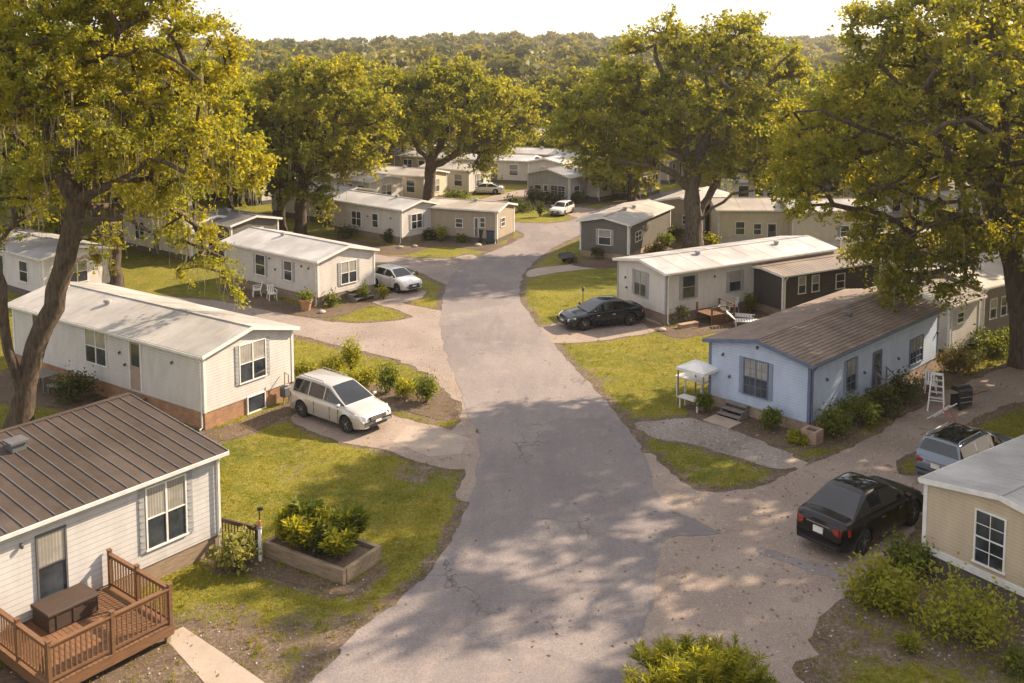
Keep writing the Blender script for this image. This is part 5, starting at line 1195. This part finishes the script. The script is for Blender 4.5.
# stairs
def steps(label, loc, rz, n=3, wd=1.1, mat=None, rise=.19, run=.27, land=0, rail=False):
    rt = thing('steps', label, 'steps', (loc[0], loc[1], 0), rz); mat = mat or M['oldgrey']
    for i in range(n):
        z = rise*(n-i); q = MB(); q.box((i*run+run/2, 0, z-.02), (run+.03, wd, .04)); q.build('tread', mat, rt)
        MB().box((i*run+.02, 0, z-rise/2-.03), (.02, wd-.1, rise-.05)).build('riser', mat, rt)
    for sy in (-1, 1):
        q = MB(); vs = []
        pr = [(0, .0), (n*run, .0), (n*run, rise-.05), (0, rise*n-.05)]
        vs = [(a, sy*(wd/2-.03)+b, z) for b in (-.02, .02) for a, z in pr]; q.add(vs, [(0, 1, 2, 3), (4, 7, 6, 5), (0, 4, 5, 1), (1, 5, 6, 2), (2, 6, 7, 3), (3, 7, 4, 0)]); q.build('stringer', mat, rt)
        if rail:
            q = MB(); q.bar((.1, sy*(wd/2), rise*n+.85), (n*run, sy*wd/2, rise+.75), .05); q.build('handrail', mat, rt)
            for i in (0, n-1): q = MB(); q.box((i*run+.15, sy*wd/2, (rise*(n-i)+.85)/2), (.05, .05, rise*(n-i)+.8)); q.build('post', mat, rt)
    if land: q = MB(); q.box((-land/2-.02, 0, rise*n-.02+.03), (land, wd+.1, .04)); q.build('landing', mat, rt)
    return rt
rzL = hL['root'].rotation_euler.z; rzA = hA['root'].rotation_euler.z; rzB = hB['root'].rotation_euler.z; rzI = hI['root'].rotation_euler.z
def wall_pt(h_, face, px_, out=0.):
    t, _ = h_['locate'](face, px_, 300); o, u, nn = h_['place'](face, t); p = o+nn*out; c, s_ = math.cos(h_['root'].rotation_euler.z), math.sin(h_['root'].rotation_euler.z)
    L_ = h_['root'].location; return (L_.x+p.x*c-p.y*s_, L_.y+p.x*s_+p.y*c)
steps('grey wooden steps against the blue gable wall', wall_pt(hL, 'G', 740, .06), rzL, 3, 1.05, M['oldgrey'], rise=.17)
steps('pale weathered steps below the side door of the left white home', wall_pt(hA, 'S', 136, .9), rzA-PI/2, 3, 1.3, M['fadewood'], rise=.2, land=.85)
steps('low steps below the gable window of the middle white home', wall_pt(hB, 'G', 354, .1), rzB, 3, 1.5, M['oldgrey'], rise=.21, run=.32)
steps('side steps of the blue home with thin handrails', wall_pt(hL, 'S', 877, .08), rzL+PI/2, 3, 1.0, M['oldgrey'], rail=True)
# concrete slab before the blue steps
x, y = wall_pt(hL, 'G', 741, 1.35); rt = MB().box((0, 0, .03), (.9, 1.3, .07)).build('paving_slab', CONC, None, loc=(x, y, 0), rz=rzL); tag(rt, 'pale concrete slab at the foot of the blue home steps', 'slab')
# brick planter box
x, y = P(812, 442); rt = thing('brick_planter', 'small square brick planter at the near corner of the blue home', 'planter', (x, y, 0), rzL)
BRK = brick((.42, .27, .19), (.34, .21, .15), (.40, .34, .28)); q = MB(); q.box((0, .27, .27), (.62, .1, .54)).box((0, -.27, .27), (.62, .1, .54)).box((.27, 0, .27), (.1, .44, .54)).box((-.27, 0, .27), (.1, .44, .54)); q.build('brick_box', BRK, rt)
MB().box((0, 0, .24), (.44, .44, .44)).build('soil', MULCH, rt)
# terracotta pot
x, y = P(306, 310); rt = thing('flower_pot', 'big terracotta pot at the near corner of the middle white home', 'pot', (x, y, 0))
MB().lathe([(.26, 0), (.36, .55), (.41, .56), (.41, .68), (.35, .68), (.33, .60)], 18).build('pot', plain((.40, .22, .13), .8), rt, smooth=40)
npmesh('foliage', leaf_quads(np.random.default_rng(5).normal(size=(500, 3))*[.22, .22, .16]+[0, 0, .88], .1, np.random.default_rng(6)).reshape(-1, 3), 4, SH_MID, rt)
# gas meter at the left white gable
x, y = wall_pt(hA, 'G', 280, .35); rt = thing('gas_meter', 'dark gas meter with pipes beside the brick skirting of the left white home', 'meter', (x, y, 0), rzA)
MB().box((0, 0, .55), (.34, .5, .45)).build('meter_body', M['dkgrey'], rt, bevel=.04); MB().lathe([(.14, .0), (.14, .06)], 14, (0, 0, .8)).build('dial', M['grey'], rt)
q = MB(); q.tube([(0, .15, 0), (0, .15, .4)], .03, 6).tube([(0, -.15, 0), (0, -.15, .4)], .03, 6).tube([(0, .15, .75), (0, .15, 1.25), (-.25, .15, 1.3)], .028, 6); q.build('pipe', M['grey'], rt, smooth=True)
MB().tube([(.03, -.1, .85), (.03, -.1, 1.45)], .025, 6).build('vent_pipe', plain((.35, .22, .1), .6), rt)
# picnic canopy, table and bench
x, y = P(699, 405); cz = R(20); rt = thing('garden_canopy', 'white garden canopy on slim posts left of the blue home', 'canopy', (x, y, 0), rzL)
q = MB(); s_ = .74; zc = 1.72; q.add([(-s_, -s_, zc), (s_, -s_, zc), (s_, s_, zc), (-s_, s_, zc), (0, 0, zc+.22)], [(0, 1, 4), (1, 2, 4), (2, 3, 4), (3, 0, 4)]); q.add([(-s_, -s_, zc-.02), (s_, -s_, zc-.02), (s_, s_, zc-.02), (-s_, s_, zc-.02), (0, 0, zc+.19)], [(1, 0, 4), (2, 1, 4), (3, 2, 4), (0, 3, 4), (0, 1, 2, 3)][:4])
for a, b in (((-s_, -s_), (s_, -s_)), ((s_, -s_), (s_, s_)), ((s_, s_), (-s_, s_)), ((-s_, s_), (-s_, -s_))): q.bar((*a, zc-.05), (*b, zc-.05), .012, .12)
q.build('canopy_roof', M['white'], rt)
for a in (-1, 1):
    for b in (-1, 1): MB().box((a*(s_-.08), b*(s_-.08), zc/2), (.05, .05, zc)).build('post', M['fadewood'], rt)
def table(name, label, cat, loc, rz, L_, W_, H_, mat, top=.05, nl=4, slats=4):
    rt = thing(name, label, cat, (loc[0], loc[1], 0), rz); q = MB()
    for i in range(slats): q.box((0, -W_/2+W_*(i+.5)/slats, H_-top/2), (L_, W_/slats-.012, top))
    q.build('top' if cat != 'bench' else 'seat', mat, rt)
    for a in (-1, 1):
        for b in (-1, 1): MB().box((a*(L_/2-.1), b*(W_/2-.06), (H_-top)/2), (.06, .06, H_-top)).build('leg', mat, rt)
    MB().box((0, 0, H_-top-.05), (L_-.24, .05, .07)).build('stretcher', mat, rt); return rt
x, y = P(693, 398); table('garden_table', 'pale garden table under the white canopy', 'table', (x, y), rzL+PI/2, 1.5, .75, .95, M['offwhite'])
x, y = P(691, 409); table('garden_bench', 'low pale bench in front of the canopy table', 'bench', (x, y), rzL+PI/2, 1.1, .5, .5, M['offwhite'])
x, y = P(42, 388); table('picnic_table', 'grey weathered picnic table near the left end of the left white home', 'table', (x, y), rzA, 1.7, .8, .75, M['oldgrey'])
x, y = P(60, 396); table('picnic_bench', 'weathered plank bench in front of the grey picnic table', 'bench', (x, y), rzA, 1.6, .35, .42, M['oldgrey'], slats=2)
# white plastic chairs and lounger by the cream home
def plastic_chair(label, loc, rz, lounge=False, group=None):
    rt = thing('lounger' if lounge else 'garden_chair', label, 'lounger' if lounge else 'chair', (loc[0], loc[1], 0), rz, group); m = M['white']
    if lounge:
        q = MB()
        for i in range(9): q.box((-.2+i*.15, 0, .33), (.11, .58, .03))
        q.build('seat', m, rt); q = MB(); Mx = Matrix.Rotation(R(-40), 3, 'Y')
        for i in range(6):
            p = Mx @ Vector((-.08-i*.12, 0, 0)); q.box((-.26+p.x, 0, .33-p.z*-1 if False else .33+abs(p.z)), (.09, .58, .03), M=Matrix.Rotation(R(40), 3, 'Y'))
        q.build('backrest', m, rt)
        for a in (-.3, 1.0):
            for b in (-.27, .27): MB().box((a, b, .16), (.05, .05, .32)).build('leg', m, rt)
        for b in (-.31, .31): MB().box((.4, b, .33), (1.6, .04, .05)).build('side_rail', m, rt)
    else:
        MB().box((0, 0, .42), (.48, .48, .04)).build('seat', m, rt, bevel=.01)
        q = MB()
        for i in range(4): q.bar((-.23, -.17+i*.113, .44), (-.36, -.17+i*.113, .88), .07, .02)
        q.bar((-.36, -.24, .88), (-.36, .24, .88), .05, .06); q.build('backrest', m, rt)
        for a in (-1, 1):
            for b in (-1, 1): MB().bar((a*.2, b*.21, .41), (a*.26, b*.25, 0), .04).build('leg', m, rt)
        for b in (-.26, .26): q = MB(); q.box((0, b, .64), (.46, .06, .03)); q.bar((.2, b, .42), (.2, b, .63), .04); q.build('armrest', m, rt)
    return rt
plastic_chair('white plastic armchair at the wooden landing of the cream home', P(724, 317), rzI+1.2)
plastic_chair('upright white plastic armchair behind the two loungers', P(733, 313), rzI+.4)
plastic_chair('white slatted lounger before the dark brown home, farther one', P(733, 320), R(-20), True)
plastic_chair('white slatted lounger nearest the blue roof, lying lower', P(741, 326), R(-8), True)
plastic_chair('white plastic chair in the garden of the middle white home', P(257, 296), R(200))
plastic_chair('white plastic chair turned sideways near the middle home steps', P(272, 300), R(300))
plastic_chair('white plastic chair beside the rear steps of the blue home', P(930, 392), rzL+.5)
# wooden landing with railing at the cream home
x, y = wall_pt(hI, 'S', 706, .85); rt = thing('wooden_landing', 'small reddish wooden landing with slatted front below the cream home wall', 'landing', (x, y, 0), rzI+PI/2)
q = MB()
for i in range(8): q.box((0, -.95+.19*i+.1*1.5, .55), (1.3, .175, .03))
q.build('floor', M['deckwood'], rt); q = MB()
for i in range(5): q.box((.66, .02, .08+i*.12), (.025, 1.6, .08))
q.build('slatted_front', M['deckwood'], rt)
for a in (-.62, .62):
    for b in (-.85, .85): MB().box((a, b, .5 if a > 0 else .55), (.08, .08, 1.0 if a > 0 else 1.1)).build('post', M['deckwood'], rt)
MB().bar((.62, -.85, 1.0), (.62, .85, 1.0), .06).build('handrail', M['deckwood'], rt); MB().bar((.62, .85, 1.0), (-.62, .85, 1.1), .06).build('handrail', M['deckwood'], rt)
x, y = P(688, 327); rt = MB().box((0, 0, .12), (.35, 1.3, .25)).build('stone_edging', brick((.42, .27, .19), (.34, .21, .15)), None, loc=(x, y, 0), rz=rzI+PI/2, bevel=.02); tag(rt, 'low brick edging box before the wooden landing', 'edging')
# stepladder, toy frame, grill, box by the blue home
x, y = P(936, 408); rt = thing('stepladder', 'white aluminium stepladder standing open on the drive beside the blue home', 'stepladder', (x, y, 0), R(-115))
for sx, nm in ((1, 'rear_frame'), (-1, 'front_frame')):
    q = MB()
    for b in (-.28, .28): q.bar((sx*.55, b*1.15, 0), (sx*.06, b*.8, 1.5), .05, .03)
    if sx > 0: q.bar((.4, -.3, .45), (.4, .3, .45), .03)
    q.build(nm, M['white'], rt)
for k in range(4): z = .3+k*.3; MB().box((-.55+.49*z/1.5, 0, z), (.16, .56-.05*k, .03)).build('tread', M['white'], rt)
MB().box((0, 0, 1.52), (.24, .46, .05)).build('top_cap', M['white'], rt)
x, y = P(945, 424); rt = thing('folding_frame', 'thin red and white folding frame lying open in front of the stepladder', 'folding frame', (x, y, 0), R(-60))
for b in (-.22, .22):
    MB().bar((-.7, b, .04), (.35, b, .95), .04).build('leg', M['white'], rt); MB().bar((.5, b*.8, .04), (-.1, b*.8, .8), .035).build('leg', plain((.45, .10, .07), .5), rt)
for k in range(4): MB().bar((-.5+k*.25, -.22, .22+k*.21), (-.5+k*.25, .22, .22+k*.21), .03).build('rung', M['white'], rt)
x, y = P(961, 408); rt = thing('grill', 'black wheeled barbecue grill with pale side shelves beyond the stepladder', 'grill', (x, y, 0), R(20))
MB().box((0, 0, .45), (.75, .5, .62)).build('cabinet', M['black'], rt, bevel=.01)
q = MB(); q.tube([(-.38, 0, .78), (.38, 0, .78)], .25, 14); q.build('lid', M['black'], rt, smooth=40)
for a in (-1, 1): MB().box((a*.56, 0, .80), (.36, .45, .03)).build('side_shelf', M['fadewood'], rt); MB().lathe([(.08, a*.25-.02), (.08, a*.25+.02)], 12, (-.3, 0, .08), 'Y').build('castor', M['rubber'], rt)
for k in range(2): MB().box((0, -.27, .35+k*.22), (.6, .02, .03)).build('handle', M['alu'], rt)
x, y = P(948, 435); rt = thing('cardboard_box', 'tan box lying on the drive behind the estate car', 'box', (x, y, 0), R(25)); MB().box((0, 0, .16), (.6, .42, .32)).build('box_body', plain((.40, .30, .19), .8), rt, bevel=.01); MB().box((-.32, 0, .33), (.02, .40, .14), M=Matrix.Rotation(R(50), 3, 'Y')).build('flap', plain((.42, .32, .21), .8), rt)
x, y = P(966, 398); rt = thing('plank_stack', 'short stack of pale planks beside the black grill', 'planks', (x+.6, y+.8, 0), R(30))
for k in range(4): MB().box((0, -.25+k*.15, .06), (1.8, .13, .04)).build('plank', M['fadewood'], rt)
q = None
# wheelie bins by the tan home
for i, (px_, py_, lb) in enumerate([(459, 239, 'black wheeled bin at the left of three by the tan home'), (466, 240, 'black wheeled bin in the middle of three by the tan home'), (483, 242, 'dark wheeled bin nearest the tan home door'), (490, 243, 'dark blue bin at the right near corner of the tan home')]):
    x, y = P(px_, py_); rt = thing('wheelie_bin', lb, 'bin', (x, y, 0), R(-20+9*i), 'bins along the tan home'); m = M['black'] if i < 3 else plain((.03, .045, .08), .5)
    q = MB(); w0, w1 = .24, .31; q.add([(-w0, -w0, .03), (w0, -w0, .03), (w0, w0, .03), (-w0, w0, .03), (-w1, -w1, 1.0), (w1, -w1, 1.0), (w1, w1, 1.0), (-w1, w1, 1.0)], [(3, 2, 1, 0), (0, 1, 5, 4), (1, 2, 6, 5), (2, 3, 7, 6), (3, 0, 4, 7), (4, 5, 6, 7)]); q.build('bin_body', m, rt)
    MB().box((0, 0, 1.035), (.66, .68, .06)).build('lid', m, rt, bevel=.02)
    for b in (-.24, .24): MB().lathe([(.1, b-.03), (.1, b+.03)], 12, (-.26, 0, .1), 'Y').build('wheel', M['rubber'], rt)
# small posts with lamps
for px_, py_, h_, lb in [(583, 303, .75, 'short lantern post on the lawn left of the dark sedan'), (417, 282, .5, 'tiny bollard lamp on the grass right of the white hatchback')]:
    x, y = P(px_, py_); rt = thing('lantern_post', lb, 'lantern', (x, y, 0)); MB().lathe([(.035, 0), (.03, h_)], 8).build('post', M['fadewood'], rt); MB().lathe([(.05, h_), (.09, h_+.04), (.08, h_+.2), (.02, h_+.28)], 8).build('lantern', M['dkgrey'], rt)
# propane-like tank and boxes left of the olive home
x, y = P(566, 263); rt = thing('garden_cart', 'dark two wheeled garden cart left of the olive home corner', 'cart', (x, y, 0), R(30))
q = MB(); q.box((0, 0, .42), (1.0, .6, .06)).box((0, .29, .58), (1.0, .04, .3)).box((0, -.29, .58), (1.0, .04, .3)).box((.49, 0, .58), (.04, .55, .3)); q.build('tray', M['dkgrey'], rt)
for b in (-.36, .36): MB().lathe([(.22, b-.03), (.22, b+.03)], 14, (.1, 0, .22), 'Y').build('wheel', M['rubber'], rt)
for b in (-.2, .2): MB().bar((-.4, b, .42), (-1.1, b, .75), .035).build('shaft', M['fadewood'], rt)
# stones round beds
rs = random.Random(3)
def stone(px_, py_, r, label):
    x, y = P(px_, py_); bm = bmesh.new(); bmesh.ops.create_icosphere(bm, subdivisions=2, radius=r)
    for v in bm.verts: v.co = Vector((v.co.x*1.25, v.co.y, v.co.z*.6))*(1+.25*mnoise.noise(v.co*4/r*.5+Vector((px_, 0, 0))))+Vector((0, 0, r*.35))
    me_ = bpy.data.meshes.new('stone'); bm.to_mesh(me_); bm.free(); me_.materials.append(plain((.36, .32, .27), .9)); me_.shade_smooth()
    o = bpy.data.objects.new('stone', me_); COL.objects.link(o); o.location = (x, y, 0); o.rotation_euler = (0, 0, rs.uniform(0, 6)); tag(o, label, 'stone')
for px_, py_, r, lb in [(322, 313, .2, 'stone at the near corner bed of the middle white home'), (400, 248, .22, 'pale stone at the near corner of the light roofed home'), (415, 247, .2, 'pale stone before the light roofed home gable'), (700, 409, .17, 'stone beside the small shrub left of the blue gable'), (478, 246, .25, 'pale stone before the tan home door'), (370, 252, .22, 'stone in the bed left of the light roofed home corner'), (662, 331, .2, 'stone at the corner of the cream home by the dark sedan'), (294, 408, .14, 'stone at the gable foot behind the people carrier')]:
    stone(px_, py_, r, lb)

# ================================================================ GRASS, FALLEN LEAVES, PEBBLES
rng = np.random.default_rng(21)
def lawn_points(n, y0, y1, f):
    y = y0+(y1-y0)*rng.uniform(size=n)**1.35; x = rng.uniform(-1, 1, n)*(.56*y+2); b = bare_at(x, y); k = f(b)
    hard = np.zeros(n, bool)
    for nm, poly, mg in SHEETS:
        if nm in ('mulch_bed',): continue
        pa = np.array(poly); s_ = (x > pa[:, 0].min()) & (x < pa[:, 0].max()) & (y > pa[:, 1].min()) & (y < pa[:, 1].max())
        i = np.nonzero(s_ & k)[0]
        if len(i): hard[i] |= in_poly(x[i], y[i], poly)
    for hp_ in HOUSE_POLYS:
        pa = np.array(hp_); s_ = (x > pa[:, 0].min()) & (x < pa[:, 0].max()) & (y > pa[:, 1].min()) & (y < pa[:, 1].max()); i = np.nonzero(s_ & k)[0]
        if len(i): hard[i] |= in_poly(x[i], y[i], hp_)
    k &= ~hard; return x[k], y[k]
def blades(x, y, per, h, spread, wd):
    n = len(x)*per; X = np.repeat(x, per)+rng.normal(size=n)*spread; Y = np.repeat(y, per)+rng.normal(size=n)*spread; a = rng.uniform(0, 6.28, n); H_ = h*rng.uniform(.5, 1.5, n)
    lean = rng.normal(size=(n, 2))*.45; B0 = np.stack([X-np.cos(a)*wd, Y-np.sin(a)*wd, np.zeros(n)], -1); B1 = np.stack([X+np.cos(a)*wd, Y+np.sin(a)*wd, np.zeros(n)], -1); T = np.stack([X+lean[:, 0]*H_, Y+lean[:, 1]*H_, H_], -1)
    return np.stack([B0, B1, T], 1)
GR = leaf((.19, .20, .025), (.38, .33, .05), .35, scale=.5, spec=.15)
x, y = lawn_points(150000, 20, 62, lambda b: rng.uniform(size=len(b)) > b*1.7+.05)
V1 = blades(x, y, 4, .065, .05, .011)
x, y = lawn_points(24000, 20, 60, lambda b: (b > .3) & (rng.uniform(size=len(b)) < .35)); V2 = blades(x, y, 7, .10, .05, .012)
x, y = lawn_points(2600, 20, 60, lambda b: (b > .15) & (b < .8) & (rng.uniform(size=len(b)) < .4)); V3 = blades(x, y, 14, .15, .06, .013)
o = npmesh('grass', np.concatenate([V1, V2, V3]).reshape(-1, 3), 3, GR); tag(o, 'short yellow green grass and weeds over the lawns', 'grass', kind='stuff')
n = 5200; y = 20+45*rng.uniform(size=n)**1.2; x = rng.uniform(-1, 1, n)*(.55*y); keep = np.ones(n, bool)
w_ = np.clip((x+2)/12, .12, 1)*(rng.uniform(size=n) < .8); keep = rng.uniform(size=n) < w_; x, y = x[keep], y[keep]
C = np.stack([x, y, np.full(len(x), .03)], -1)
o = npmesh('fallen_leaves', leaf_quads(C, .075, rng, 3.5, 1.5).reshape(-1, 3), 4, leaf((.16, .10, .045), (.30, .19, .08), .1, scale=1.)); tag(o, 'dry brown fallen leaves scattered over the drive and lawns', 'fallen leaves', kind='stuff')
px_, py_ = [], []
V = []
ico = np.array([(1, 0, 0), (-1, 0, 0), (0, 1, 0), (0, -1, 0), (0, 0, 1)], float); tri = [(0, 2, 4), (2, 1, 4), (1, 3, 4), (3, 0, 4)]
xs_, ys_ = rng.uniform(-14, 22, 60000), rng.uniform(20, 58, 60000); sel = np.zeros(60000, bool)
for nm, poly, mg in SHEETS:
    if nm.startswith('gravel') or nm == 'driveway':
        pr = .55 if nm == 'gravel_shoulder' else .10; sel |= in_poly(xs_, ys_, poly) & (rng.uniform(size=60000) < pr)
b = bare_at(xs_, ys_); sel |= (b > .55) & (rng.uniform(size=60000) < .10)
roadp = [p for n_, p, _ in SHEETS if n_ == 'road'][0]; sel &= ~in_poly(xs_, ys_, roadp)
for X_, Y_ in zip(xs_[sel], ys_[sel]):
    s_ = rng.uniform(.012, .045); a = rng.uniform(0, 6.28); c, d = math.cos(a)*s_, math.sin(a)*s_
    vs = [(X_+p[0]*c-p[1]*d, Y_+p[0]*d+p[1]*c, .008+p[2]*s_*.8) for p in ico]
    for t in tri: V.append([vs[t[0]], vs[t[1]], vs[t[2]]])
o = npmesh('pebbles', np.array(V).reshape(-1, 3), 3, plain((.36, .31, .27), .9, var=.5)); tag(o, 'loose pebbles on the gravel drives', 'pebbles', kind='stuff')
